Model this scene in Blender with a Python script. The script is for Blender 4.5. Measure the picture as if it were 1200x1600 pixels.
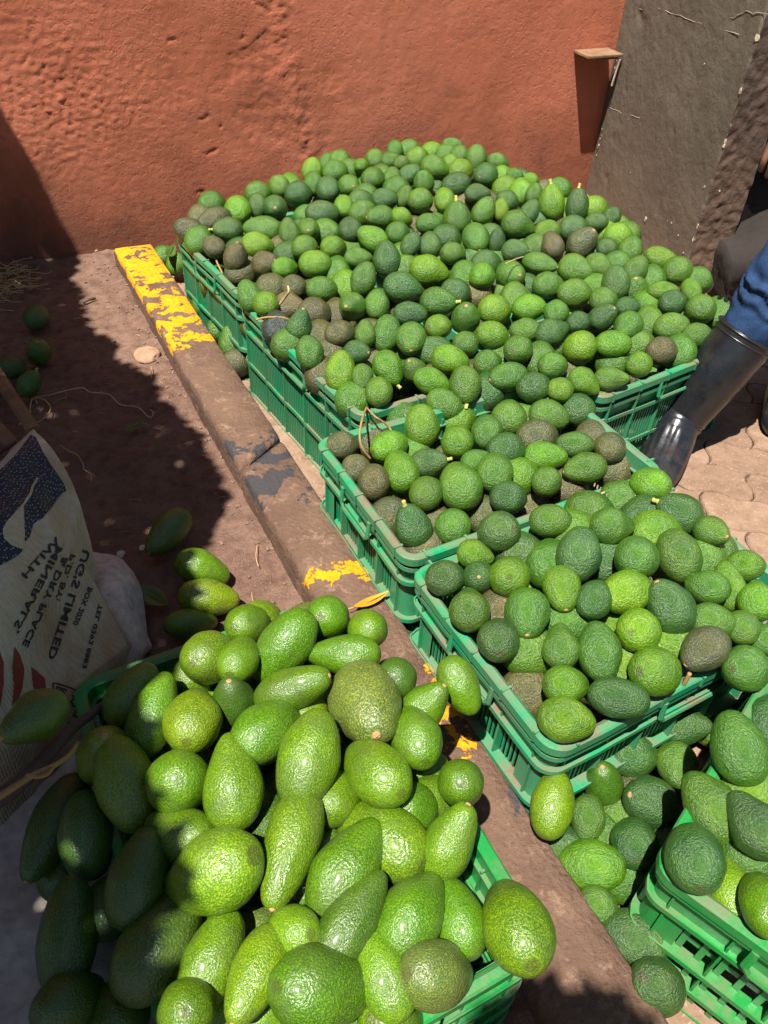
import bpy, bmesh, math, random
import numpy as np
from mathutils import Vector, Matrix, noise
from mathutils.bvhtree import BVHTree
R = math.radians
rnd = random.Random(7)
scn = bpy.context.scene
for o in list(bpy.data.objects): bpy.data.objects.remove(o)
COL = scn.collection

# ---------------------------------------------------------------- camera
F, CH = 1200.0, 1.30                                    # focal length (px of a 1200 px wide frame), height above paving
_D = np.array([-79.0, 1360.0, F]); _K = np.array([-854.0, -1156.0, F])
_d = _D/np.linalg.norm(_D); _k = _K-_K.dot(_d)*_d; _k /= np.linalg.norm(_k)
_r = np.cross(_k, -_d); _r = _r if _r[0] > 0 else -_r
M = np.array([_r, _k, -_d])
def ray(x, y): return M @ np.array([x-600.0, y-800.0, F])
def unp(x, y, z=0.0):
    d = ray(x, y); t = (z-CH)/d[2]; return Vector((d[0]*t, d[1]*t, z))
def proj(p):
    c = M.T @ (np.array(p, float)-np.array([0, 0, CH])); return c[0]/c[2]*F+600, c[1]/c[2]*F+800, c[2]
cam = bpy.data.cameras.new('camera'); co = bpy.data.objects.new('camera', cam); COL.objects.link(co)
cam.sensor_fit = 'HORIZONTAL'; cam.sensor_width = 36; cam.lens = 36*F/1200
cam.clip_start = 0.02; cam.clip_end = 400
co.matrix_world = Matrix(((M[0][0], -M[0][1], -M[0][2], 0), (M[1][0], -M[1][1], -M[1][2], 0), (M[2][0], -M[2][1], -M[2][2], CH), (0, 0, 0, 1)))
scn.camera = co

# ---------------------------------------------------------------- sky, sun, exposure
SX, SY = 0.36, 0.24                                     # shadow length per unit of height, along X and Y
sun_el = math.atan2(1, math.hypot(SX, SY))
w = bpy.data.worlds.new('World'); scn.world = w; w.use_nodes = True
nt = w.node_tree; nt.nodes.clear()
sky = nt.nodes.new('ShaderNodeTexSky'); sky.sky_type = 'NISHITA'; sky.sun_disc = False
sky.sun_elevation = sun_el; sky.sun_rotation = math.atan2(-SX, -SY)
bg = nt.nodes.new('ShaderNodeBackground'); bg.inputs[1].default_value = 0.04
wo = nt.nodes.new('ShaderNodeOutputWorld')
nt.links.new(sky.outputs[0], bg.inputs[0]); nt.links.new(bg.outputs[0], wo.inputs[0])
sl = bpy.data.lights.new('sun', 'SUN'); sl.energy = 5.0; sl.angle = R(0.6); sl.color = (1.0, 0.955, 0.88)
so = bpy.data.objects.new('sun', sl); COL.objects.link(so); so.location = (-3, -2, 8)
so.rotation_euler = Vector((SX, SY, -1)).to_track_quat('-Z', 'Y').to_euler()
scn.view_settings.view_transform = 'Standard'; scn.view_settings.look = 'None'
scn.view_settings.gamma = 1.0; scn.view_settings.use_curve_mapping = False
scn.view_settings.exposure = 1.36
scn.render.engine = 'CYCLES'

# ---------------------------------------------------------------- helpers
def tag(o, label=None, cat=None, group=None, kind=None):
    if label: o['label'] = label
    if cat: o['category'] = cat
    if group: o['group'] = group
    if kind: o['kind'] = kind
    return o
def empty(name, loc=(0, 0, 0), rz=0, parent=None):
    o = bpy.data.objects.new(name, None); COL.objects.link(o); o.location = loc
    o.rotation_euler = (0, 0, rz); o.parent = parent; o.empty_display_size = .05; return o
def link(name, me, parent=None, loc=None, rot=None, scale=None):
    o = bpy.data.objects.new(name, me); COL.objects.link(o); o.parent = parent
    if loc is not None: o.location = loc
    if rot is not None: o.rotation_euler = rot
    if scale is not None: o.scale = scale
    return o
def mesh(name, vs, fs, mat, smooth=False):
    me = bpy.data.meshes.new(name); me.from_pydata([tuple(v) for v in vs], [], fs)
    if mat: me.materials.append(mat)
    if smooth: me.polygons.foreach_set('use_smooth', [True]*len(me.polygons))
    me.update(); return me
def shade(me, flag=True): me.polygons.foreach_set('use_smooth', [flag]*len(me.polygons)); return me
class MB:
    def __init__(s): s.v = []; s.f = []
    def add(s, vs, fs):
        n = len(s.v); s.v += [tuple(v) for v in vs]; s.f += [tuple(i+n for i in f) for f in fs]; return s
    def box(s, c, d, rot=None):
        x, y, z = d[0]/2, d[1]/2, d[2]/2
        vs = [Vector((i*x, j*y, k*z)) for k in (-1, 1) for j in (-1, 1) for i in (-1, 1)]
        if rot: vs = [rot @ v for v in vs]
        vs = [v+Vector(c) for v in vs]
        return s.add(vs, [(0, 2, 3, 1), (4, 5, 7, 6), (0, 1, 5, 4), (2, 6, 7, 3), (0, 4, 6, 2), (1, 3, 7, 5)])
    def tube(s, pts, rad, n=8, cap=True):
        vs, fs = tube_geo(pts, rad, n, cap); return s.add(vs, fs)
    def mesh(s, name, mat, smooth=False): return mesh(name, s.v, s.f, mat, smooth)
def tube_geo(pts, rad, n=8, cap=True, flat=None):
    pts = [Vector(p) for p in pts]; vs = []; fs = []
    if not hasattr(rad, '__len__'): rad = [rad]*len(pts)
    ref = Vector((0, 0, 1)); prev = None
    for i, p in enumerate(pts):
        t = (pts[min(i+1, len(pts)-1)]-pts[max(i-1, 0)]).normalized()
        if prev is None:
            a = t.cross(ref); a = a if a.length > .2 else t.cross(Vector((1, 0, 0)))
        else: a = prev-t*prev.dot(t)
        a.normalize(); b = t.cross(a); prev = a; r = rad[i]
        ra, rb = (r if hasattr(r, '__len__') else (r, r))
        for k in range(n):
            th = 2*math.pi*k/n; vs.append(p+a*ra*math.cos(th)+b*rb*math.sin(th))
    for i in range(len(pts)-1):
        for k in range(n):
            k2 = (k+1) % n; fs.append((i*n+k, i*n+k2, (i+1)*n+k2, (i+1)*n+k))
    if cap:
        fs.append(tuple(range(n))[::-1]); fs.append(tuple((len(pts)-1)*n+k for k in range(n)))
    return vs, fs
def bevel(me, w=.003, seg=2, ang=40):
    bm = bmesh.new(); bm.from_mesh(me)
    es = [e for e in bm.edges if len(e.link_faces) == 2 and e.calc_face_angle(0) > R(ang)]
    bmesh.ops.bevel(bm, geom=es, offset=w, segments=seg, affect='EDGES', profile=.6, clamp_overlap=True)
    bmesh.ops.recalc_face_normals(bm, faces=bm.faces)
    bm.to_mesh(me); bm.free(); return me
def fix(me):
    bm = bmesh.new(); bm.from_mesh(me); bmesh.ops.recalc_face_normals(bm, faces=bm.faces); bm.to_mesh(me); bm.free(); return me
def nz(x, y, z=0, sc=1, oc=3):
    return noise.fractal(Vector((x*sc, y*sc, z*sc)), 1.0, 2.0, oc)

# ---------------------------------------------------------------- materials
class Mat:
    def __init__(s, name, rough=.8, spec=.4):
        s.m = bpy.data.materials.new(name); s.m.use_nodes = True; s.t = s.m.node_tree
        s.b = s.t.nodes['Principled BSDF']; s.b.inputs['Roughness'].default_value = rough
        s.b.inputs['Specular IOR Level'].default_value = spec
    def n(s, typ, **kw):
        x = s.t.nodes.new('ShaderNode'+typ)
        for k, v in kw.items():
            if k.startswith('i_'):
                key = k[2:].replace('_', ' ')
                x.inputs[int(key) if key.isdigit() else key].default_value = v
            else: setattr(x, k, v)
        return x
    def l(s, a, b): s.t.links.new(a, b)
    def coord(s, kind='Object', vec=None):
        return s.n('TexCoord').outputs[kind]
    def pos(s): return s.n('NewGeometry').outputs['Position']
    def noise(s, co, scale, detail=4, rough=.55, dist=0, out=0):
        x = s.n('TexNoise', i_Scale=scale, i_Detail=detail, i_Roughness=rough, i_Distortion=dist); s.l(co, x.inputs['Vector']); return x.outputs[out]
    def vor(s, co, scale, feature='F1', out=0, rnd=1.0):
        x = s.n('TexVoronoi', feature=feature, i_Scale=scale, i_Randomness=rnd); s.l(co, x.inputs['Vector']); return x.outputs[out]
    def ramp(s, fac, stops, interp='LINEAR'):
        x = s.n('ValToRGB'); x.color_ramp.interpolation = interp; e = x.color_ramp.elements
        while len(e) < len(stops): e.new(.5)
        for i, (p, c) in enumerate(stops):
            e[i].position = p; e[i].color = (c if hasattr(c, '__len__') else (c, c, c))[:3]+(1,) if hasattr(c, '__len__') else (c, c, c, 1)
        s.l(fac, x.inputs[0]); return x.outputs[0]
    def mix(s, fac, a, b, mode='MIX'):
        x = s.n('Mix', data_type='RGBA', blend_type=mode)
        for v, i in ((fac, 0), (a, 6), (b, 7)):
            if hasattr(v, 'links'): s.l(v, x.inputs[i])
            elif hasattr(v, '__len__'): x.inputs[i].default_value = tuple(v[:3])+(1,)
            else: x.inputs[i].default_value = v
        return x.outputs[2]
    def math(s, op, a, b=0, c=None):
        x = s.n('Math', operation=op)
        for i, v in enumerate((a, b, c)):
            if v is None: continue
            if hasattr(v, 'links'): s.l(v, x.inputs[i])
            else: x.inputs[i].default_value = v
        return x.outputs[0]
    def bump(s, h, strength=.5, dist=.01, prev=None):
        x = s.n('Bump', i_Strength=strength, i_Distance=dist); s.l(h, x.inputs['Height'])
        if prev: s.l(prev, x.inputs['Normal'])
        s.l(x.outputs[0], s.b.inputs['Normal']); return x.outputs[0]
    def color(s, c):
        if hasattr(c, 'links'): s.l(c, s.b.inputs['Base Color'])
        else: s.b.inputs['Base Color'].default_value = tuple(c)+(1,)
        return s
    def rough(s, c): s.l(c, s.b.inputs['Roughness']); return s
    def xyz(s, v): x = s.n('SeparateXYZ'); s.l(v, x.inputs[0]); return x.outputs
    def upness(s, lo, hi):
        z = s.xyz(s.n('NewGeometry').outputs['Normal'])[2]
        x = s.n('MapRange', i_1=lo, i_2=hi); s.l(z, x.inputs[0]); return x.outputs[0]

def plain(name, col, rough=.7, spec=.4, bs=60, bstr=.3, bd=.003, var=.25):
    m = Mat(name, rough, spec); co = m.coord()
    nn = m.noise(co, bs*.3, 5)
    m.color(m.mix(m.ramp(nn, [(.3, 0), (.7, 1)]), [c*(1-var) for c in col], [c*(1+var) for c in col]))
    m.bump(m.noise(co, bs, 5), bstr, bd); return m.m

def mat_hass():
    m = Mat('pebbly avocado skin', .3, .42)
    oi = m.n('ObjectInfo'); va = m.n('VectorMath', operation='MULTIPLY_ADD')
    m.l(m.coord(), va.inputs[0]); va.inputs[1].default_value = (1, 1, 1.25)
    cx = m.n('CombineXYZ'); r10 = m.math('MULTIPLY', oi.outputs['Random'], 37.0)
    for i in range(3): m.l(r10, cx.inputs[i])
    m.l(cx.outputs[0], va.inputs[2]); co = va.outputs[0]
    big = m.noise(co, 2.2, 3); med = m.noise(co, 17, 5, .66, .5)
    peb = m.vor(co, 24, 'SMOOTH_F1')
    base = oi.outputs['Color']
    c = m.mix(m.ramp(big, [(.35, 0), (.65, 1)]), base, m.mix(1.0, base, (.62, .74, .9), 'MULTIPLY'))
    c = m.mix(m.ramp(med, [(.42, 0), (.62, 1)]), c, m.mix(1.0, c, (1.35, 1.25, .85), 'MULTIPLY'))
    c = m.mix(m.ramp(med, [(.30, 1), (.46, 0)]), c, m.mix(1.0, c, (.6, .62, .62), 'MULTIPLY'))  # shade between the pebbles put into the colour
    zz = m.xyz(m.coord())[2]; c = m.mix(m.math('MULTIPLY', m.ramp(m.math('ADD', zz, .5), [(.003, 1), (.007, 0)]), .55), c, (.05, .03, .012))
    spot = m.ramp(m.noise(co, 3.5, 5, .6), [(.66, 0), (.76, 1)])
    c = m.mix(m.math('MULTIPLY', spot, .45), c, (.07, .05, .025))
    m.color(c)
    m.rough(m.ramp(m.noise(co, 6, 3), [(.3, .26), (.7, .42)]))
    h = m.math('ADD', m.math('MULTIPLY', med, .9), m.math('MULTIPLY', peb, -.6))
    fn = m.noise(co, 46, 3, .6); h = m.math('ADD', m.math('MULTIPLY', h, .6), m.math('MULTIPLY', fn, .45)); b0 = m.bump(h, .6, .012)
    b2 = m.n('Bump', i_Strength=.38, i_Distance=.012); m.l(h, b2.inputs['Height']); m.l(b2.outputs[0], m.b.inputs['Coat Normal'])
    m.b.inputs['Coat Weight'].default_value = .26; m.b.inputs['Coat Roughness'].default_value = .24; m.b.inputs['Coat IOR'].default_value = 1.5
    return m.m
def mat_smooth():
    m = Mat('smooth avocado skin', .3, .5)
    oi = m.n('ObjectInfo'); va = m.n('VectorMath', operation='MULTIPLY_ADD')
    m.l(m.coord(), va.inputs[0]); va.inputs[1].default_value = (1, 1, 1.5)
    cx = m.n('CombineXYZ'); r10 = m.math('MULTIPLY', oi.outputs['Random'], 53.0)
    for i in range(3): m.l(r10, cx.inputs[i])
    m.l(cx.outputs[0], va.inputs[2]); co = va.outputs[0]
    base = oi.outputs['Color']
    big = m.noise(co, 1.8, 3); sp = m.noise(co, 52, 2, .5)
    c = m.mix(m.ramp(big, [(.35, 0), (.65, 1)]), base, m.mix(1.0, base, (.6, .75, .8), 'MULTIPLY'))
    c = m.mix(m.math('MULTIPLY', m.ramp(sp, [(.51, 0), (.58, 1)]), .85), c, m.mix(1.0, base, (2.5, 1.85, .9), 'MULTIPLY'))
    zz = m.xyz(m.coord())[2]; c = m.mix(m.math('MULTIPLY', m.ramp(m.math('ADD', m.math('ADD', zz, .5), m.math('MULTIPLY', m.noise(co, 20, 2), .01)), [(.006, 1), (.012, 0)]), .6), c, (.04, .03, .008))
    c = m.mix(m.math('MULTIPLY', m.ramp(m.noise(co, 1.3, 4, .6), [(.52, 0), (.62, 1)]), .35), c, (.055, .075, .02))
    scr = m.ramp(m.noise(co, 4.2, 6, .7), [(.68, 0), (.74, 1)])
    c = m.mix(m.math('MULTIPLY', scr, .5), c, (.11, .07, .025))
    m.color(c); m.rough(m.ramp(m.noise(co, 5, 4), [(.3, .26), (.7, .5)]))
    h = m.math('ADD', m.noise(co, 30, 2, .5), m.math('MULTIPLY', m.noise(co, 2.5, 1), .8))
    m.bump(h, .30, .011)
    m.b.inputs['Coat Weight'].default_value = .12; m.b.inputs['Coat Roughness'].default_value = .2
    return m.m
def mat_plastic(name, col, dustiness, dust=(.135, .088, .056)):
    m = Mat(name, .38, .45); co = m.pos()
    d = m.ramp(m.noise(co, 14, 6, .7), [(.62-.35*dustiness, 0), (.95-.35*dustiness, 1)])
    up = m.upness(-.3, .75)
    d2 = m.math('MULTIPLY', d, m.math('ADD', m.math('MULTIPLY', up, 1.0), .22*dustiness))
    fine = m.ramp(m.noise(co, 130, 3), [(.45, 0), (.8, 1)])
    d3 = m.math('MINIMUM', m.math('ADD', d2, m.math('MULTIPLY', fine, .25*dustiness)), 1.0)
    base = m.mix(m.ramp(m.noise(co, 5, 3), [(.3, 0), (.7, 1)]), col, [col[0]*1.6+.004, col[1]*1.12, col[2]*.95])
    m.color(m.mix(d3, base, dust))
    m.rough(m.ramp(d3, [(0, .32), (1, .85)]))
    m.bump(m.noise(co, 220, 4), .25, .0015); return m.m
def mat_wall():
    m = Mat('terracotta plaster', .9, .2); co = m.pos(); x, y, z = m.xyz(co)
    a = m.noise(co, 1.6, 5, .6); b = m.noise(co, 9, 6, .65); c3 = m.noise(co, 45, 4, .6)
    c = m.mix(m.ramp(a, [(.35, 0), (.65, 1)]), (.325, .097, .050), (.41, .135, .076))
    c = m.mix(m.math('MULTIPLY', m.ramp(b, [(.5, 0), (.7, 1)]), .3), c, (.36, .12, .06))
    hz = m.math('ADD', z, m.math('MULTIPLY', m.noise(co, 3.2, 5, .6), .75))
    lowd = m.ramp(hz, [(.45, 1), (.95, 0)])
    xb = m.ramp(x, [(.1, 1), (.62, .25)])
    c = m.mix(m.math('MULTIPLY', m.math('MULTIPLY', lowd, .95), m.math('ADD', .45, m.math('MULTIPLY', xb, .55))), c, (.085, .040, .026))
    st = m.n('Mapping'); st.inputs['Scale'].default_value = (9, 9, .8); m.l(co, st.inputs[0])
    c = m.mix(m.math('MULTIPLY', m.ramp(m.noise(st.outputs[0], 1, 4, .6), [(.56, 0), (.76, 1)]), .35), c, (.2, .075, .045))
    fl = m.ramp(m.noise(co, 75, 3), [(.74, 0), (.79, 1)])
    c = m.mix(m.math('MULTIPLY', fl, .35), c, (.8, .5, .36))
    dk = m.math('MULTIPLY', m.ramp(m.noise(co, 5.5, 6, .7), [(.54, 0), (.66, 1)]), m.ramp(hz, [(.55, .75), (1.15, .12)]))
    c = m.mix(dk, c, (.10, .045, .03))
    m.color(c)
    msk = m.ramp(m.noise(co, 2.3, 4, .6), [(.38, .25), (.62, 1)])
    n1 = m.bump(m.math('MULTIPLY', m.noise(co, 95, 6, .72), msk), .6, .0055)
    pit = m.math('MULTIPLY', m.ramp(m.noise(co, 48, 5, .65), [(.36, 0), (.44, 1)]), msk)
    n2 = m.bump(pit, .55, .005, n1)
    m.bump(m.noise(co, 300, 4, .65), .5, .002, n2); return m.m
def mat_pier(name, ca, cb, edge=True, bs=.6):
    m = Mat(name, .75, .35); co = m.pos(); x, y, z = m.xyz(co)
    a = m.noise(co, 3.2, 6, .65)
    c = m.mix(m.ramp(a, [(.35, 0), (.65, 1)]), ca, cb)
    c = m.mix(m.math('MULTIPLY', m.ramp(m.noise(co, 13, 5, .7), [(.5, 0), (.72, 1)]), .5), c, [v*.55 for v in ca])
    c = m.mix(m.ramp(m.noise(co, 26, 4, .6), [(.72, 0), (.74, 1)]), c, (.5, .45, .36))
    lowz = m.ramp(m.math('ADD', z, m.math('MULTIPLY', a, .4)), [(.3, 1), (.9, 0)])
    c = m.mix(m.math('MULTIPLY', lowz, .4), c, (.13, .075, .045))
    m.color(c)
    n1 = m.bump(m.noise(co, 52, 6, .66), bs*.7, .008)
    m.bump(m.noise(co, 170, 4), .3, .002, n1); return m.m
def mat_soil():
    m = Mat('trodden red soil', .92, .15); co = m.pos()
    a = m.noise(co, 2.5, 6, .65); b = m.noise(co, 26, 6, .7)
    c = m.mix(m.ramp(a, [(.3, 0), (.7, 1)]), (.125, .070, .050), (.20, .125, .090))
    c = m.mix(m.ramp(b, [(.42, 0), (.68, 1)]), c, m.mix(1.0, c, (.6, .55, .52), 'MULTIPLY'))
    c = m.mix(m.math('MULTIPLY', m.ramp(m.noise(co, 110, 3), [(.66, 0), (.74, 1)]), .5), c, (.26, .17, .12))
    m.color(c)
    n1 = m.bump(b, .7, .022); m.bump(m.noise(co, 140, 5, .7), .8, .005, n1); return m.m
def mat_kerb():
    m = Mat('worn painted kerb concrete', .85, .25); co = m.pos(); x, y, z = m.xyz(co)
    a = m.noise(co, 9, 6, .65); b = m.noise(co, 42, 5, .7)
    c = m.mix(m.ramp(a, [(.32, 0), (.68, 1)]), (.080, .044, .029), (.135, .080, .052))
    c = m.mix(m.math('MULTIPLY', m.ramp(m.noise(co, 22, 6, .75), [(.55, 0), (.66, 1)]), .6), c, (.24, .155, .105))
    c = m.mix(m.math('MULTIPLY', m.ramp(m.vor(co, 42), [(.1, 1), (.2, 0)]), .5), c, (.16, .1, .075))
    top = m.math('GREATER_THAN', z, .098)
    def band(lo, hi, soft):
        u = m.n('MapRange', interpolation_type='SMOOTHSTEP', i_1=lo-soft, i_2=lo+soft); m.l(y, u.inputs[0])
        v = m.n('MapRange', interpolation_type='SMOOTHSTEP', i_1=hi-soft, i_2=hi+soft); m.l(y, v.inputs[0])
        return m.math('SUBTRACT', u.outputs[0], v.outputs[0])
    pn = m.noise(co, 15, 6, .62, .3)
    def patch(bd, thr, gain): 
        s_ = m.math('ADD', m.math('MULTIPLY', bd, gain), pn)
        return m.math('MULTIPLY', m.ramp(s_, [(thr, 0), (thr+.012, 1)]), top)
    # black band, then yellow bands along the kerb
    c = m.mix(m.math('MULTIPLY', patch(band(1.26, 1.62, .06), .80, .28), .9), c, (.03, .031, .036))
    c = m.mix(m.math('MULTIPLY', patch(band(.30, .60, .06), .86, .25), .8), c, (.04, .042, .05))
    yel = m.math('MAXIMUM', m.math('MAXIMUM', patch(band(2.58, 3.2, .06), .78, .36), patch(band(2.06, 2.62, .04), .79, .31)),
                 m.math('MAXIMUM', patch(band(.92, 1.14, .06), .84, .28), patch(band(.50, .84, .06), .85, .285)))
    yc = m.mix(m.ramp(b, [(.3, 0), (.7, 1)]), (.46, .185, .003), (.66, .29, .005))
    c = m.mix(yel, c, yc)
    m.color(c)
    h = m.math('ADD', b, m.math('MULTIPLY', yel, .35))
    n1 = m.bump(h, .8, .009); m.bump(m.math('ADD', m.noise(co, 150, 5, .7), m.vor(co, 95)), .6, .003, n1); return m.m
def mat_paver():
    m = Mat('dusty paving block', .9, .2); co = m.pos(); oi = m.n('ObjectInfo')
    c = m.mix(oi.outputs['Random'], (.18, .113, .075), (.24, .158, .108))
    c = m.mix(m.ramp(m.noise(co, 24, 6, .7), [(.4, 0), (.65, 1)]), c, m.mix(1.0, c, (.72, .68, .64), 'MULTIPLY'))
    c = m.mix(m.math('MULTIPLY', m.ramp(m.noise(co, 150, 3), [(.6, 0), (.72, 1)]), .5), c, (.4, .3, .22))
    m.color(c); n1 = m.bump(m.noise(co, 70, 6, .7), .5, .005); m.bump(m.noise(co, 300, 3), .4, .0015, n1); return m.m
def mat_denim():
    m = Mat('blue denim', .85, .2); co = m.pos()
    c = m.mix(m.ramp(m.noise(co, 16, 4), [(.35, 0), (.65, 1)]), (.005, .016, .046), (.012, .035, .095))
    c = m.mix(m.math('MULTIPLY', m.ramp(m.noise(co, 500, 2), [(.5, 0), (.65, 1)]), .3), c, (.06, .11, .2))
    m.color(c); m.bump(m.noise(co, 420, 2), .3, .0012); return m.m
def mat_sack():
    m = Mat('woven feed sack', .75, .3); co = m.pos()
    c = m.mix(m.ramp(m.noise(co, 5, 5, .6), [(.35, 0), (.7, 1)]), (.46, .39, .27), (.27, .17, .09))
    c = m.mix(m.math('MULTIPLY', m.ramp(m.noise(co, 14, 4), [(.5, 0), (.7, 1)]), .5), c, (.5, .46, .39))
    m.color(c)
    rot = m.n('Mapping'); rot.inputs['Rotation'].default_value = (0.3, 0.2, .9); m.l(co, rot.inputs[0])
    s1, s2 = [m.n('TexWave', bands_direction=d, i_Scale=62) for d in ('X', 'Y')]
    for s_ in (s1, s2): m.l(rot.outputs[0], s_.inputs[0])
    m.bump(m.math('MULTIPLY', s1.outputs[1], s2.outputs[1]), .6, .0025); return m.m
def mat_leaf(name, ca, cb):
    m = Mat(name, .45, .4); oi = m.coord()
    m.color(m.mix(m.ramp(m.noise(oi, 7, 3), [(.3, 0), (.7, 1)]), ca, cb)); m.bump(m.noise(oi, 40, 3), .3, .004); return m.m

HASS, SMOOTH = mat_hass(), mat_smooth()
TEAL = mat_plastic('dusty teal crate plastic', (.003, .20, .088), .72)
GREEN = mat_plastic('green crate plastic', (.005, .165, .033), .5, (.12, .10, .06))
WALLM, SOIL, KERB, PAVER = mat_wall(), mat_soil(), mat_kerb(), mat_paver()
PIERA = mat_pier('grey brown pier plaster', (.125, .108, .080), (.085, .073, .055))
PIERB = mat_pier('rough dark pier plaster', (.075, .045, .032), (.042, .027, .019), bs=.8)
JOINT = plain('joint sand', (.07, .045, .03), .95, .1, 120, .5, .004)
WOOD = plain('weathered wood', (.17, .10, .055), .8, .3, 80, .5, .003)
DARKWOOD = plain('dark bark', (.07, .045, .03), .85, .3, 70, .6, .004)
SCAR = plain('stem scar cork', (.34, .20, .09), .8, .2, 30, .4, .02)
PED = plain('pale green stem stub', (.30, .30, .07), .6, .3, 30, .3, .02)
TWIG = plain('dry stalk', (.26, .15, .05), .7, .3, 60, .4, .002)
STRAW = plain('dry straw', (.36, .26, .13), .8, .2, 60, .4, .002)
CREAM = plain('chipped cream plaster', (.40, .32, .235), .9, .2, 90, .5, .003)
RUBBER = Mat('black rubber', .22, .6)
RUBBER.color((.008, .009, .011)); RUBBER.rough(RUBBER.ramp(RUBBER.noise(RUBBER.pos(), 14, 5, .65), [(.35, .17), (.7, .42)]))
RUBBER.color(RUBBER.mix(RUBBER.math('MULTIPLY', RUBBER.ramp(RUBBER.xyz(RUBBER.pos())[2], [(.0, 1), (.12, .12)]), RUBBER.ramp(RUBBER.noise(RUBBER.pos(), 30, 5, .7), [(.45, 0), (.7, 1)])), (.008, .009, .011), (.07, .045, .03)))
RUBBER.bump(RUBBER.noise(RUBBER.pos(), 60, 3), .12, .002); RUBBER = RUBBER.m
DENIM, SACK = mat_denim(), mat_sack()
INK = plain('black sack print', (.022, .022, .026), .7, .3, 300, .3, .001)
REDINK = plain('faded red sack print', (.19, .03, .022), .7, .3, 300, .3, .001)
NAVY = mat_sack(); NAVY.name = 'navy sack print'
def _navy():
    m = Mat('navy woven print', .7, .3); co = m.pos()
    rot = m.n('Mapping'); rot.inputs['Rotation'].default_value = (0.3, 0.2, .9); m.l(co, rot.inputs[0])
    v = m.vor(rot.outputs[0], 210, rnd=.35)
    c = m.mix(m.ramp(v, [(.20, 1), (.30, 0)]), (.018, .024, .036), (.30, .30, .27))
    m.color(c); m.bump(v, .4, .002); return m.m
NAVY = _navy()
GREYSACK = plain('grey woven sack', (.42, .37, .33), .8, .3, 160, .5, .002)


# ================================================================ SETTING
def grid(x0, x1, y0, y1, nx, ny, fn):
    vs = [Vector(fn(x0+(x1-x0)*i/nx, y0+(y1-y0)*j/ny)) for j in range(ny+1) for i in range(nx+1)]
    fs = [(j*(nx+1)+i, j*(nx+1)+i+1, (j+1)*(nx+1)+i+1, (j+1)*(nx+1)+i) for j in range(ny) for i in range(nx)]
    return vs, fs
WY = 3.0                                                # the wall's face
tag(link('ground', mesh('ground', [(-60, -60, -.03), (60, -60, -.03), (60, 60, -.03), (-60, 60, -.03)], [(0, 1, 2, 3)], SOIL)), kind='structure')
def soil_z(x, y):
    z = .040+.012*nz(x, y, 0, 2.2)+.008*nz(x, y, 3, 11)+.005*nz(x, y, 5, 38, 3)
    z += .035*max(0, min(1, (y-2.5)/.5))**1.5
    return z
def kx(y): return .396+.009*y                          # the kerb's left edge
vs, fs = grid(-1.6, .56, -.6, 3.02, 190, 300, lambda x, y: (x, y, soil_z(x, y) if x < kx(y)+.03 else .02))
soil = tag(link('soil', mesh('soil', vs, fs, SOIL, True)), kind='structure')
pav = tag(link('pavement', mesh('pavement', [(.45, -2, 0), (9, -2, 0), (9, 9, 0), (.45, 9, 0)], [(0, 1, 2, 3)], JOINT)), kind='structure')

# interlocking paving blocks, rows at 45 degrees, wavy long and short sides
PL, PW = .235, .128
def paver_mesh(kind):
    out = []
    wob = lambda t: .0085*math.sin(2*math.pi*t)
    n = 10; g = .0016
    for i in range(n): t = i/n; out.append((-PL/2+g+(PL-2*g)*t, -PW/2+g+wob(t*2)))
    for i in range(6): t = i/6; out.append((PL/2-g+.010*math.sin(2*math.pi*t), -PW/2+g+(PW-2*g)*t))
    for i in range(n): t = 1-i/n; out.append((-PL/2+g+(PL-2*g)*t, PW/2-g+wob(t*2)))
    for i in range(6): t = 1-i/6; out.append((-PL/2+g+.010*math.sin(2*math.pi*t), -PW/2+g+(PW-2*g)*t))
    m = len(out); vs = []; rr = random.Random(kind)
    for (a, b), z in (((1, 1), -.02), ((1, 1), .006), ((.972, .955), .0105)):
        vs += [(x*a, y*b, z+(rr.uniform(-.0008, .0008) if z > 0 else 0)) for x, y in out]
    fs = []
    for k in range(2):
        for i in range(m): j = (i+1) % m; fs.append((k*m+i, k*m+j, (k+1)*m+j, (k+1)*m+i))
    fs.append(tuple(2*m+i for i in range(m)))
    return mesh('paver', vs, fs, PAVER)
pm = [paver_mesh(k) for k in range(4)]
ca, sa = math.cos(R(-45)), math.sin(R(-45))
covered = [((.54, .41), (1.15, .83)), ((.54, .86), (1.17, 1.25)), ((.68, 1.40), (1.85, 2.9))]
for rr_ in range(-40, 40):
    for cc in range(-30, 30):
        u = (cc+(.5 if rr_ % 2 else 0)+.02*rr_)*PL-.03; v = rr_*PW+.022
        x = 1.6+u*ca-v*sa; y = 1.0+u*sa+v*ca
        if not (.46 < x < 3.3 and -.25 < y < 2.95): continue
        if any(a[0]+.1 < x < b[0]-.1 and a[1]+.1 < y < b[1]-.1 for a, b in covered): continue
        X, Y, Z = proj((x, y, 0))
        if Z < 0 or X > 1500 or Y > 1800: continue
        o = link('paver', pm[rnd.randrange(4)], pav, (x, y, rnd.uniform(-.0012, .0012)), (rnd.uniform(-.006, .006), rnd.uniform(-.006, .006), R(-45)+rnd.uniform(-.006, .006)))

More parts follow.
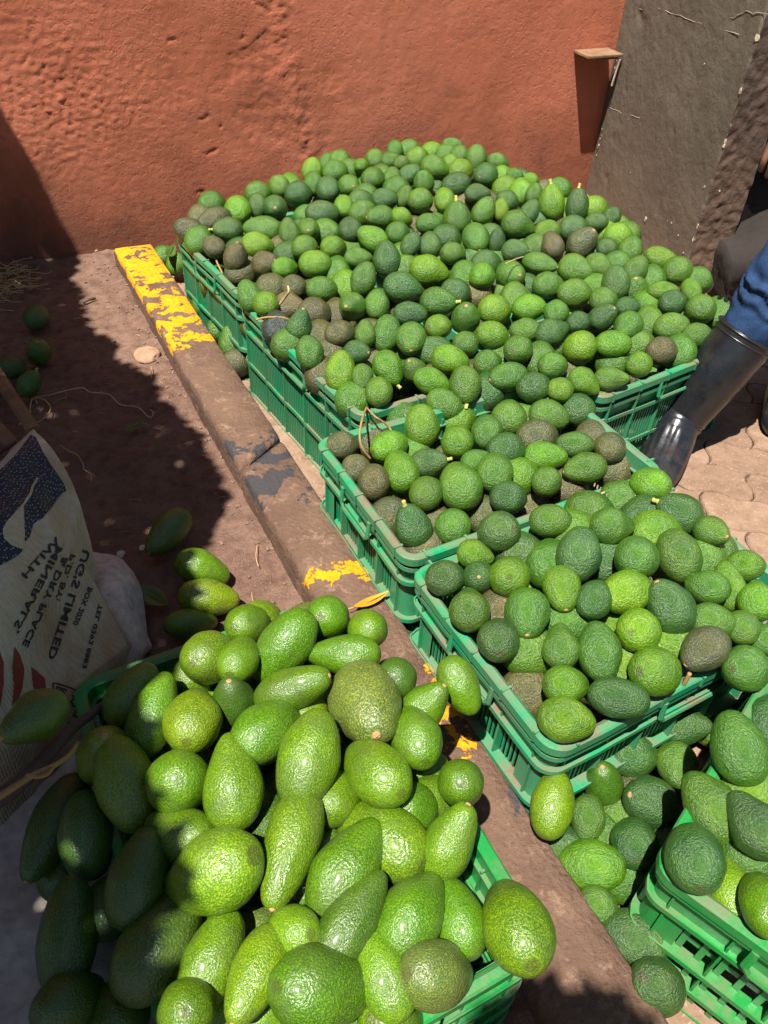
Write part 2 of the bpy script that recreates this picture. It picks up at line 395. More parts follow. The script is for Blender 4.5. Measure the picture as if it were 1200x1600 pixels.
# kerb stones
kerb = tag(empty('kerb', (.46, 1.3, 0)), kind='structure')
KW, KT = .139, .122
def kerb_stone(y0, y1, sk0, sk1, seed):
    n = max(6, int((y1-y0)/.018)); prof = []
    pr = [(0, -.03), (0, .05), (0, .095), (.002, .115), (.008, KT), (.045, KT+.0005), (.09, KT+.0005), (KW-.008, KT), (KW-.002, .115), (KW, .09), (KW, .04), (KW, -.03)]
    vs = []
    for j in range(n+1):
        t = j/n
        for (px_, pz) in pr:
            s = px_/KW; ya = y0+sk0*s; yb = y1+sk1*s; y = ya+(yb-ya)*t
            e = min(t, 1-t)*(y1-y0)
            dz = -.006*max(0, 1-e/.02)**2 if pz > .1 else 0
            k = .002*nz(px_*3+seed, y, pz, 9)+.0014*nz(px_+seed, y, pz*2, 40, 2)
            if px_ in (0, .002, .008) and pz > .08: k -= .007*max(0, nz(seed, y, 2, 7))
            vs.append((kx(y)+px_+(k if .01 > px_ else (-k if px_ > KW-.01 else 0))-.46, y-1.3, pz+dz+(k*.8 if pz > .1 else 0)))
    m = len(pr); fs = []
    for j in range(n):
        for i in range(m-1): fs.append((j*m+i, j*m+i+1, (j+1)*m+i+1, (j+1)*m+i))
    fs.append(tuple(range(m))[::-1]); fs.append(tuple(n*m+i for i in range(m)))
    me = fix(mesh('kerb_stone', vs, fs, KERB, True)); return link('kerb_stone', me, kerb)
kerb_stone(1.459, 2.885, .085, -.01, 1); kerb_stone(.66, 1.445, 0, .085, 2); kerb_stone(-.35, .654, 0, 0, 3)

# terracotta wall
def _w(px_, py_): d = ray(px_, py_); t = WY/d[1]; return d[0]*t, CH+d[2]*t
CAV = [(_w(322, 184), .030, .010, .35), (_w(333, 236), .034, .009, .25), (_w(347, 200), .010, .022, 0), (_w(312, 300), .022, .010, .2), (_w(410, 12), .050, .010, -.5), (_w(440, 12), .016, .012, 0), (_w(50, 36), .012, .004, -.4), (_w(380, 60), .014, .008, .6), (_w(268, 62), .016, .007, .2)]
def wall_pt(x, z):
    d = .006*nz(x, z, 0, .9, 2)+.0012*nz(x, z, 2, 5)+.0006*nz(x, z, 4, 50)
    ridge = abs(x-1.20-.10*nz(1, z, 0, 2.0)+.10*(z-.6))            # rough trowelled seam
    if ridge < .08 and z > .12: d += (.08-ridge)*.07*(.4+nz(x, z, 7, 22, 4))
    p = nz(x, z, 9, 3.4, 5)*max(0, 1-abs(x-1.08)/.5)
    if p > .13: d -= .0022*min(1, (p-.14)*9)*(1+.8*nz(x, z, 4, 34))   # render crumbling round the seam
    for (cx, cz), ra, rb, a_ in CAV:
        u, v = x-cx, z-cz
        if abs(u) < .08 and abs(v) < .08:
            ca_, sa_ = math.cos(a_), math.sin(a_); q = math.hypot((u*ca_+v*sa_)/ra, (v*ca_-u*sa_)/rb)+.9*nz(x, z, 60, 60, 5)
            if q < 1: d -= .0028*min(1, (1-q)*2.2)
    b = max(0, 1-abs(x-.35)/.55)*max(0, 1-abs(z-.58)/.42); d += b*.004*nz(x, z, 11, 55, 4)
    return (x, WY-d, z)
nx, nzv = 520, 250
vs = []; X0, X1, Z1 = -.7, 3.2, 1.35
for j in range(nzv+1):
    for i in range(nx+1): vs.append(wall_pt(X0+(X1-X0)*i/nx, -.05+Z1*j/nzv))
fs = [(j*(nx+1)+i, j*(nx+1)+i+1, (j+1)*(nx+1)+i+1, (j+1)*(nx+1)+i) for j in range(nzv) for i in range(nx)]
wl = tag(empty('terracotta_wall', (1.2, WY, 0)), 'rough terracotta plastered wall with trowel marks behind the avocado crates', 'wall')
def local(o, me): 
    me.transform(Matrix.Translation(-Vector(o.location))); return me
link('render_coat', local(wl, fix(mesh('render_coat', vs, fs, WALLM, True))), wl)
mb = MB(); mb.box((-2.2, WY+.12, 1.2), (3.0, .22, 2.5)); mb.box((1.24, WY+.13, 1.86), (3.9, .22, 1.1)); mb.box((1.24, WY+.14, .6), (3.9, .2, 1.4))
link('masonry', local(wl, mb.mesh('masonry', WALLM)), wl)

# pier (a return wall) with chipped arris; its long face runs obliquely out from the red wall
PA, PB = Vector((2.355, 1.95, 0)), Vector((2.745, 3.03, 0))           # arris, inner corner
pd = (PB-PA).normalized(); PLEN = (PB-PA).length; pn = Vector((-pd.y, pd.x, 0))
if pn.x > 0: pn = -pn
pe = Vector((.93, -.36, 0)).normalized(); pen = Vector((pe.y, -pe.x, 0))
if pen.y > 0: pen = -pen
pier = tag(empty('concrete_pier', (2.55, 2.5, 0)), 'grey-brown plastered pier with chipped cream arris at the end of the red wall', 'pillar')
def chip(z): return max(0, nz(3, z, 1, 5))*.018+max(0, nz(8, z, 1, 24))*.010
vs = []; ny, nz_ = 110, 320
for j in range(nz_+1):
    z = -.05+2.4*j/nz_; c = chip(z)
    for i in range(ny+1):
        e = PLEN*i/ny
        d = .004*nz(e, z, 30, 2.5)+.0012*nz(e, z, 31, 24)
        if e < c: d -= (c-e)*.9
        e2 = max(0, 1-abs(e-PLEN*.80)/.07)*max(0, nz(e, z, 40, 11)); d -= .008*e2
        e3 = max(0, 1-abs(e-PLEN*.30)/.05)*max(0, nz(e, z, 42, 11)); d -= .006*e3
        q = PA+pd*(e+(c*.4 if i == 0 else 0))+pn*d; vs.append((q.x, q.y, z))
fs = [(j*(ny+1)+i, j*(ny+1)+i+1, (j+1)*(ny+1)+i+1, (j+1)*(ny+1)+i) for j in range(nz_) for i in range(ny)]
link('side_face', local(pier, fix(mesh('side_face', vs, fs, PIERA, True))), pier)
vs = []; nxx = 50
for j in range(nz_+1):
    z = -.05+2.4*j/nz_; c = chip(z)
    for i in range(nxx+1):
        e = .15*i/nxx; d = .006*nz(e, z, 50, 8)+.005*nz(e, z, 51, 34)
        if i == 0: d = -c*.4; e = 0
        q = PA+pe*(e+(min(c*.5, .02) if i == 0 else 0))+pen*d; vs.append((q.x, q.y, z))
fs = [(j*(nxx+1)+i, j*(nxx+1)+i+1, (j+1)*(nxx+1)+i+1, (j+1)*(nxx+1)+i) for j in range(nz_) for i in range(nxx)]
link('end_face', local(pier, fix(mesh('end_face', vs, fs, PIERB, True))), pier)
c0_ = [PA-pn*.02-pen*.02, PA+pe*.145-pen*.012, PB+pe*.145, PB-pn*.02]
mb = MB(); mb.add([(p.x, p.y, z) for z in (-.05, 2.36) for p in c0_], [(0, 1, 2, 3), (4, 5, 6, 7), (0, 1, 5, 4), (1, 2, 6, 5), (2, 3, 7, 6), (3, 0, 4, 7)])
link('core', local(pier, fix(mb.mesh('core', PIERB))), pier)
def pier_hit(px_, py_, off=.002):
    d = Vector(ray(px_, py_)); o_ = Vector((0, 0, CH)); t = (PA-o_).dot(pn)/d.dot(pn); return o_+d*t+pn*off
def shard(mb, c, s, n, rr_):                            # a flat irregular flake
    t1 = Vector((0, 0, 1)); t2 = n.cross(t1).normalized(); k = rr_.randint(5, 7); vs = []
    for h_ in (-.002, .0018):
        for i in range(k):
            a = 2*math.pi*(i+rr_.uniform(-.25, .25))/k; r_ = s*rr_.uniform(.45, 1); vs.append(c+t2*r_*math.cos(a)*.7+t1*r_*math.sin(a)*1.3+n*h_)
    mb.add(vs, [(i, (i+1) % k, k+(i+1) % k, k+i) for i in range(k)]+[tuple(k+i for i in range(k))])
mb = MB(); rr_ = random.Random(5)
for k in range(120):
    z = rr_.uniform(.02, 1.25)
    if nz(1, z, 77, 6) < .12: continue
    if rr_.random() < .6: shard(mb, PA+pd*rr_.uniform(.0, .008)+pe*.002+Vector((0, 0, z)), rr_.choice((.002, .003, .004, .009, .013)), (pn+pen).normalized(), rr_)
    else: shard(mb, PA+pd*(PLEN-.075+rr_.uniform(-.006, .006))+pn*.002+Vector((0, 0, z)), rr_.uniform(.0015, .006), pn, rr_)
for (px_, py_, s) in ((1009, 343, .011), (1050, 348, .004), (1060, 368, .005), (1157, 143, .010), (1101, 292, .006), (1068, 395, .006), (1101, 100, .003), (985, 270, .003)):
    shard(mb, pier_hit(px_, py_, .001), s, pn, rr_)
tag(link('chips', local(pier, fix(mb.mesh('chips', CREAM))), pier), kind='stuff')
def on_pier(pts, name, r, mat=CREAM):
    ps = [pier_hit(a, b, -.0002) for a, b in pts]; out = []
    for a, b in zip(ps, ps[1:]):
        for k in range(6): q = a.lerp(b, k/6); out.append(q+pd*.004*nz(q.y, q.z, 1, 60)+Vector((0, 0, .006*nz(q.z, q.y, 2, 50))))
    out.append(ps[-1]); vs, fs = tube_geo(out, [r*(.5+.7*abs(nz(i, 1, 1, .7))) for i in range(len(out))], 5); link(name, local(pier, mesh(name, vs, fs, mat, True)), pier)
on_pier([(975, 17), (1010, 12), (1030, 14), (1080, 32), (1110, 42), (1155, 54)], 'crack', .0011)
on_pier([(1128, 36), (1165, 18), (1200, 22)], 'crack', .0010)
on_pier([(948, 166), (975, 178), (1000, 184)], 'crack', .0012)

# shelf bracket in the corner
sh = tag(empty('wooden_shelf', (2.60, WY-.05, .63)), 'small splintered wooden ledge fixed in the corner between red wall and pier', 'shelf')
mb = MB(); mb.box((-.005, .0, 0), (.19, .11, .012)); me = bevel(mb.mesh('board', WOOD), .003, 2)
link('board', me, sh, rot=(R(3), 0, 0))
mb = MB(); mb.box((.02, -.035, -.013), (.12, .012, .010)); link('batten', bevel(mb.mesh('batten', WOOD), .002, 2), sh)
mb = MB(); mb.box((.079, -.052, -.065), (.008, .008, .11)); mb.box((.079, -.03, -.06), (.006, .006, .09)); link('bracket', bevel(mb.mesh('bracket', CREAM), .002, 1), sh, rot=(R(8), 0, 0))
mb = MB(); mb.box((.03, -.01, .1), (.01, .01, .01))
# the small box above stays unlinked
# far side of the alley beyond the pier
bk = tag(empty('alley_wall', (5.2, 4.2, 0)), 'dark wall beyond the grey pier, alley shade put into its colour', 'wall')
ALLEYSHADE = plain('alley shade tone', (.022, .017, .015), .9, .2, 20, .8, .01)  # near-black tone stands in for the alley's shade
mb = MB(); mb.box((5.2, 4.9, 1.3), (5.0, .25, 2.6)); link('wall_body', local(bk, bevel(mb.mesh('wall_body', ALLEYSHADE), .01)), bk)
aw = tag(empty('added_awning', (3.4, 2.2, 1.5)), 'added unseen awning to shade the alley right of the pier, above the picture', 'awning')  # unseen sheet and post added only to darken the alley
mb = MB(); vs = []; nn_ = 60
for i in range(nn_+1):
    t = i/nn_; z = 1.5+.012*math.sin(t*nn_*1.6); vs += [(2.50+2.6*t, 1.86-.30*t, z), (2.93+2.2*t, 3.05+1.0*t, z+.02)]
me = mesh('shade_sheet', vs, [(2*i, 2*i+2, 2*i+3, 2*i+1) for i in range(nn_)], ALLEYSHADE); link('shade_sheet', local(aw, me), aw)
mb = MB(); mb.box((4.9, 1.62, .75), (.06, .06, 1.5)); link('post', local(aw, mb.mesh('post', WOOD)), aw)
st = tag(empty('concrete_step', (3.9, 3.1, 0)), 'dark concrete step in the alley shade right of the pier', 'step')
mb = MB(); mb.box((3.9, 3.1, .08), (1.3, .5, .16)); me = bevel(mb.mesh('step_block', ALLEYSHADE), .015, 3); link('step_block', local(st, me), st)

# debris on the soil
mb = MB(); rr_ = random.Random(11)
for k in range(900):
    x = rr_.uniform(-.5, .40); y = rr_.uniform(.9, 2.96)
    if rr_.random() < .35: x = kx(y)-abs(rr_.gauss(0, .05))
    s = rr_.choice((.002, .003, .003, .004, .006)); z = soil_z(x, y)
    mb.box((x, y, z+s*.3), (s*rr_.uniform(1, 2), s, s*.8), Matrix.Rotation(rr_.uniform(0, 6), 3, 'Z') @ Matrix.Rotation(rr_.uniform(-.5, .5), 3, 'X'))
tag(link('gravel', bevel(mb.mesh('gravel', plain('grit', (.15, .095, .065), .9, .2)), .0008, 1)), 'small grit and crumbs scattered over the red soil', 'gravel', kind='stuff')
mb = MB()
for k in range(70):
    x = rr_.uniform(-.5, .39); y = rr_.uniform(.95, 2.96); a = rr_.uniform(0, 6); l = rr_.uniform(.01, .05); z = soil_z(x, y)+.002
    pts = [(x+math.cos(a+i*.04)*l*i/3, y+math.sin(a+i*.04)*l*i/3, z+.002*math.sin(i*1.3)) for i in range(4)]
    mb.tube(pts, rr_.choice((.0005, .0007, .0012)), 4)
for k in range(60):                                     # tangle of dry straw near the wall
    x = rr_.uniform(-.02, .12); y = rr_.uniform(2.72, 2.95); a = rr_.uniform(0, 6); l = rr_.uniform(.05, .14); z = soil_z(x, y)+rr_.uniform(.002, .03)
    mb.tube([(x+math.cos(a+i*.35)*l*i/5, y+math.sin(a+i*.35)*l*i/5*.6, z+.01*math.sin(i)) for i in range(6)], .0012, 4)
tag(link('straw', mb.mesh('straw', STRAW)), 'dry straw bits strewn on the shaded red soil', 'straw', kind='stuff')
def stone(px_, py_, r, sq, label, mat, name='stone', z0=None):
    p = unp(px_, py_, .05); z = soil_z(p.x, p.y)
    bm = bmesh.new(); bmesh.ops.create_icosphere(bm, subdivisions=3, radius=r)
    for v in bm.verts: v.co *= 1+.35*nz(v.co.x+r*9, v.co.y, v.co.z, 1.2/r*.5); v.co.z *= sq
    me = bpy.data.meshes.new(name); bm.to_mesh(me); bm.free(); me.materials.append(mat); shade(me)
    return tag(link(name, me, None, (p.x, p.y, z+r*sq*.15)), label, 'stone')
stone(230, 555, .042, .32, 'flat pale tan stone set in the soil beside the kerb', plain('tan stone', (.26, .16, .10), .9, .2, 90, .6, .004))
stone(152, 398, .016, .5, 'small grey pebble on lit soil near the red wall', plain('grey pebble', (.2, .15, .12), .9, .2))
stone(188, 862, .010, .6, 'tiny pale pebble on soil above the folded grey sack', plain('pale pebble', (.45, .38, .3), .8, .2))
stone(222, 852, .008, .6, 'tiny white pebble touching the dark avocado tip on soil', plain('white pebble', (.5, .42, .34), .8, .2))
mb = MB(); p = unp(140, 472, .05); mb.tube([(p.x-.022, p.y-.006, 0.055), (p.x, p.y, .06), (p.x+.022, p.y+.008, .056)], [.004, .005, .004], 6)
tag(link('wood_chip', mb.mesh('wood_chip', DARKWOOD, True)), 'short dark stick on the lit soil left of the yellow kerb', 'stick')

# cord, twigs and stalks through pixel points resting at a height
def strand(name, label, cat, pts, r, mat, z=.055, sub=6, n=6):
    ps = []
    for q in pts: zz = q[2] if len(q) > 2 else z; ps.append(unp(q[0], q[1], zz))
    out = []
    for i in range(len(ps)-1):
        p0, p1, p2, p3 = ps[max(i-1, 0)], ps[i], ps[i+1], ps[min(i+2, len(ps)-1)]
        for k in range(sub):
            t = k/sub; out.append(.5*((2*p1)+(-p0+p2)*t+(2*p0-5*p1+4*p2-p3)*t*t+(-p0+3*p1-3*p2+p3)*t**3))
    out.append(ps[-1]); m = len(out)
    rad = [r]*m if not hasattr(r, '__len__') else [r[0]+(r[1]-r[0])*i/(m-1) for i in range(m)]
    vs, fs = tube_geo(out, rad, n); return tag(link(name, mesh(name, vs, fs, mat, True)), label, cat)
strand('cord', 'thin yellowish cord snaking across the shaded soil from a loop', 'cord',
       [(48, 660), (50, 625), (78, 617), (125, 606), (142, 613), (170, 616), (188, 632), (215, 636), (233, 652), (240, 645), (234, 640)], .0017, STRAW)
strand('cord', 'small loop of thin yellowish cord lying beside dark avocados', 'cord',
       [(50, 622), (46, 650), (55, 660), (70, 652), (79, 638), (70, 625), (56, 622), (58, 630)], .0015, STRAW)
strand('dry_root', 'thin pale branching root on the shaded soil above the printed sack', 'root',
       [(95, 696), (108, 705), (120, 710), (130, 725), (131, 733), (142, 741), (142, 752)], .0012, STRAW)
strand('grass_stalk', 'short upright straw on the soil right of the tan stone', 'straw', [(236, 572), (237, 590)], .001, STRAW, .055)
strand('grass_stalk', 'thin dry stalk on the lit soil above the crate of smooth avocados', 'straw', [(402, 850), (400, 870), (404, 885)], .001, STRAW, .055)

# ================================================================ CRATES
def ring_pts(w, l, r, inset, z, n=6):
    out = []; rr = max(.003, r-inset)
    for (cx, cy, a0) in ((w-inset-rr, inset+rr, -90), (w-inset-rr, l-inset-rr, 0), (inset+rr, l-inset-rr, 90), (inset+rr, inset+rr, 180)):
        for k in range(n+1): a = R(a0+90*k/n); out.append((cx+rr*math.cos(a), cy+rr*math.sin(a), z))
    return out
def ring_mesh(name, w, l, prof, mat, r=.035, n=6, seg=8, wob=0, seed=0):
    """sweep a closed profile [(inset, z)] round a rounded rectangle"""
    loops = []
    for (ins, z) in prof:
        base = ring_pts(w, l, r, ins, z, n); full = []
        for i, p in enumerate(base):
            q = base[(i+1) % len(base)]
            full.append(p)
            if (Vector(p)-Vector(q)).length > .1:
                for k in range(1, seg): t = k/seg; full.append(tuple(a+(b-a)*t for a, b in zip(p, q)))
        if wob:
            f2 = []
            for (x, y, zz) in full:
                cx, cy = x-w/2, y-l/2
                s = wob*nz(x*3+seed, y*3, 0, 1.1); t2 = wob*.5*nz(x+seed, y, 5, 4)
                f2.append((x+(s if abs(cx)/w > abs(cy)/l else 0), y+(0 if abs(cx)/w > abs(cy)/l else s), zz+t2))
            full = f2
        loops.append(full)
    m = len(loops[0]); vs = [p for L in loops for p in L]; fs = []; k = len(loops)
    for a in range(k):
        b = (a+1) % k
        for i in range(m): j = (i+1) % m; fs.append((a*m+i, a*m+j, b*m+j, b*m+i))
    return fix(mesh(name, vs, fs, mat))
_cr = {}
def crate_parts(w, l, h, typ, seed):
    key = (round(w, 3), round(l, 3), round(h, 3), typ, seed)
    if key in _cr: return _cr[key]
    mat = GREEN if typ == 'clean' else TEAL
    slt = typ == 'slatted'
    if slt: typ = 'dusty'
    P = []; wb = .006 if typ == 'dusty' else .003
    # rim: rolled lip
    rim = ring_mesh('rim', w, l, [(0, h-.020), (0, h-.003), (.003, h), (.013, h+.001), (.019, h-.004), (.019, h-.085), (.016, h-.085), (.015, h-.012), (.004, h-.012), (.004, h-.020)], mat, wob=wb, seed=seed)
    P.append(('rim', rim, (0, 0, 0), 0, None))
    for z in ((h-.046, h-.088, .108, .004) if slt else (h-.040, h-.078, .115, .004) if typ == 'dusty' else (h-.032, h-.085, .125, .065, .004)):
        P.append(('rail', ring_mesh('rail', w, l, [(.003, z), (.003, z+.010), (.0055, z+.010), (.0055, z+.0035), (.026, z+.0035), (.026, z)], mat, wob=wb, seed=seed), (0, 0, 0), 0, None))
    P.append(('floor', (lambda mb: (mb.box((w/2, l/2, .006), (w-.05, l-.05, .008)), mb.mesh('floor', mat))[1])(MB()), (0, 0, 0), 0, None))
    rib = MB(); rib.box((0, .0085 if slt else .0165, h/2-.008), (.0035, .012 if slt else .015, h-.03)); rib = rib.mesh('rib', mat)
    joint = MB(); joint.box((0, .0075, h+.0012), (.005, .019, .0035)); joint.box((0, -.0008, h-.010), (.005, .003, .022)); joint = joint.mesh('rim_joint', mat)
    bar = MB(); bw = .0042 if typ == 'dusty' else .009
    top = h-.082
    bar.box((0, .024, top/2), (bw, .003, top)); bar = bar.mesh('slat', mat)
    sides = ((0, 0, 0, w), (w, 0, 90, l), (w, l, 180, w), (0, l, 270, l))
    thin = MB()
    for (ox, oy, a, L) in sides:
        ca, sa = math.cos(R(a)), math.sin(R(a))
        nr = int(round((L-.09)/(.11 if slt else .088 if typ == 'dusty' else .075)))
        for k in range(nr+1):
            s = .045+(L-.09)*k/nr
            P.append(('rib', rib, (ox+ca*s, oy+sa*s, 0), a, None))
            if typ == 'dusty': P.append(('rim_joint', joint, (ox+ca*s, oy+sa*s, 0), a, None))
        if typ == 'dusty':
            s = .05
            while s < L-.05:
                yy = .012 if slt else .0255; c = Vector((ox+ca*s-sa*yy, oy+sa*s+ca*yy, top/2)); d = (bw, .003, top) if a in (0, 180) else (.003, bw, top)
                thin.box(c, d); s += .0105
        else:
            s = .055
            while s < L-.05:
                P.append(('slat', bar, (ox+ca*s, oy+sa*s, 0), a, None)); s += .028
            mb = MB(); mb.box((L/2, .029, .095), (L-.09, .003, .012)); mb.box((L/2, .029, .038), (L-.09, .003, .012)); mb.box((L/2, .029, .155), (L-.09, .003, .012)); mb.box((L/2, .029, .185), (L-.09, .003, .008))
            P.append(('cross_bar', mb.mesh('cross_bar', mat), (ox, oy, 0), a, None))
        # handle loop in the middle of each side
        y = -.002; hw = .075 if L > .5 else .06; z1, z0 = h-.022, h-.072
        if slt and a in (90, 270): pass
        pts = [(L/2-hw, y+.003, z1), (L/2-hw, y, z0+.012), (L/2-hw+.010, y, z0), (L/2+hw-.010, y, z0), (L/2+hw, y, z0+.012), (L/2+hw, y+.003, z1)]
        vs, fs = tube_geo(pts, [(.0035, .006)]*6, 6)
        P.append(('handle', mesh('handle', vs, fs, mat), (ox, oy, 0), a, None))
        # solid corner post
    for (cx, cy, a) in ((0, 0, 0), (w, 0, 90), (w, l, 180), (0, l, 270)):
        vs = []; n = 6; rr = .026
        for z in (.0, h-.03):
            for t in [(.06, 0)]+[(rr-rr*math.sin(R(90*k/n)), rr-rr*math.cos(R(90*k/n))) for k in range(n+1)]+[(0, .06)]:
                vs.append((t[0]+.016, t[1]+.016, z))
        m = len(vs)//2; fs = [(i, i+1, m+i+1, m+i) for i in range(m-1)]
        me = mesh('corner_post', vs, fs, mat); 
        P.append(('corner_post', me, (cx, cy, 0), a, None))
    if typ == 'dusty': P.append(('slat_row', thin.mesh('slat_row', mat), (0, 0, 0), 0, 'stuff'))
    _cr[key] = P; return P
def crate(name, loc, rz, w, l, h, typ, label, seed=0, plate=None):
    e = tag(empty(name, loc, R(rz)), label, 'crate', 'plastic produce crates')
    for (nm, me, lo, a, kd) in crate_parts(w, l, h, typ, seed):
        o = link(nm, me, e, lo, (0, 0, R(a)))
        if kd: o['kind'] = kd
    if plate:
        a, s = plate; ox, oy, _ = {270: (0, l, 0), 0: (0, 0, 0)}[a], 0, 0
        o0 = {270: (0, l, 0), 0: (0, 0, 0)}[a]
        mb = MB(); mb.box((s, .018, h-.135), (.105, .005, .085)); pl = link('name_plate', bevel(mb.mesh('name_plate', TEAL), .0015, 1), e, o0, (0, 0, R(a)))
        mb = MB()
        for k in range(7): 
            for q in range(8): mb.box((s-.042+.0115*q, .0148, h-.105-.010*k), (.008 if (q*k+q) % 3 else .005, .0016, .0035))
        tag(link('embossing', mb.mesh('embossing', plain('worn embossing', (.10, .22, .15))), pl), kind='stuff')
    return e
c3 = crate('produce_crate', (.537, .405, .0), 1.6, .617, .425, .30, 'dusty', 'dusty teal crate heaped with avocados in the middle, nearest the camera of its row', 1)
c2 = crate('produce_crate', (.530, .845, .0), .8, .645, .420, .30, 'dusty', 'dusty teal crate only part filled with avocados, directly in front of the big heap', 2)
c1 = crate('produce_crate', (.652, 1.300, .0), 5.0, .46, .675, .30, 'slatted', 'teal crate with the embossed plate, left front of the big heap by the kerb', 3, plate=(270, .40))
c0 = crate('produce_crate', (.607, 1.985, .0), 5.0, .48, .52, .30, 'slatted', 'teal crate furthest back on the left, corner close to the red wall', 4)
c4 = crate('produce_crate', (1.225, 1.135, .0), 6.5, .60, .46, .30, 'slatted', 'teal crate behind the black boot at the right front of the big heap', 5)
c5 = crate('produce_crate', (1.335, 1.65, .0), 3, .60, .42, .30, 'slatted', 'teal crate buried under the middle of the big heap', 6)
c6 = crate('produce_crate', (1.13, 2.12, .0), 3, .60, .42, .28, 'slatted', 'teal crate buried under the back of the big heap', 6)
c7 = crate('produce_crate', (1.22, 2.56, .0), 2, .60, .40, .24, 'slatted', 'teal crate buried against the red wall', 7)
c8 = crate('produce_crate', (1.74, 2.05, .0), 3, .42, .60, .22, 'slatted', 'teal crate buried at the right back of the big heap', 8)
bl = crate('produce_crate', (-.066, .195, .035), 0, .448, .640, .265, 'clean', 'bright green crate of large smooth avocados left of the kerb', 9)
r4 = crate('produce_crate', (.713, -.169, .0), 22, .60, .42, .30, 'clean', 'bright green open-lattice crate at the bottom right corner', 10)


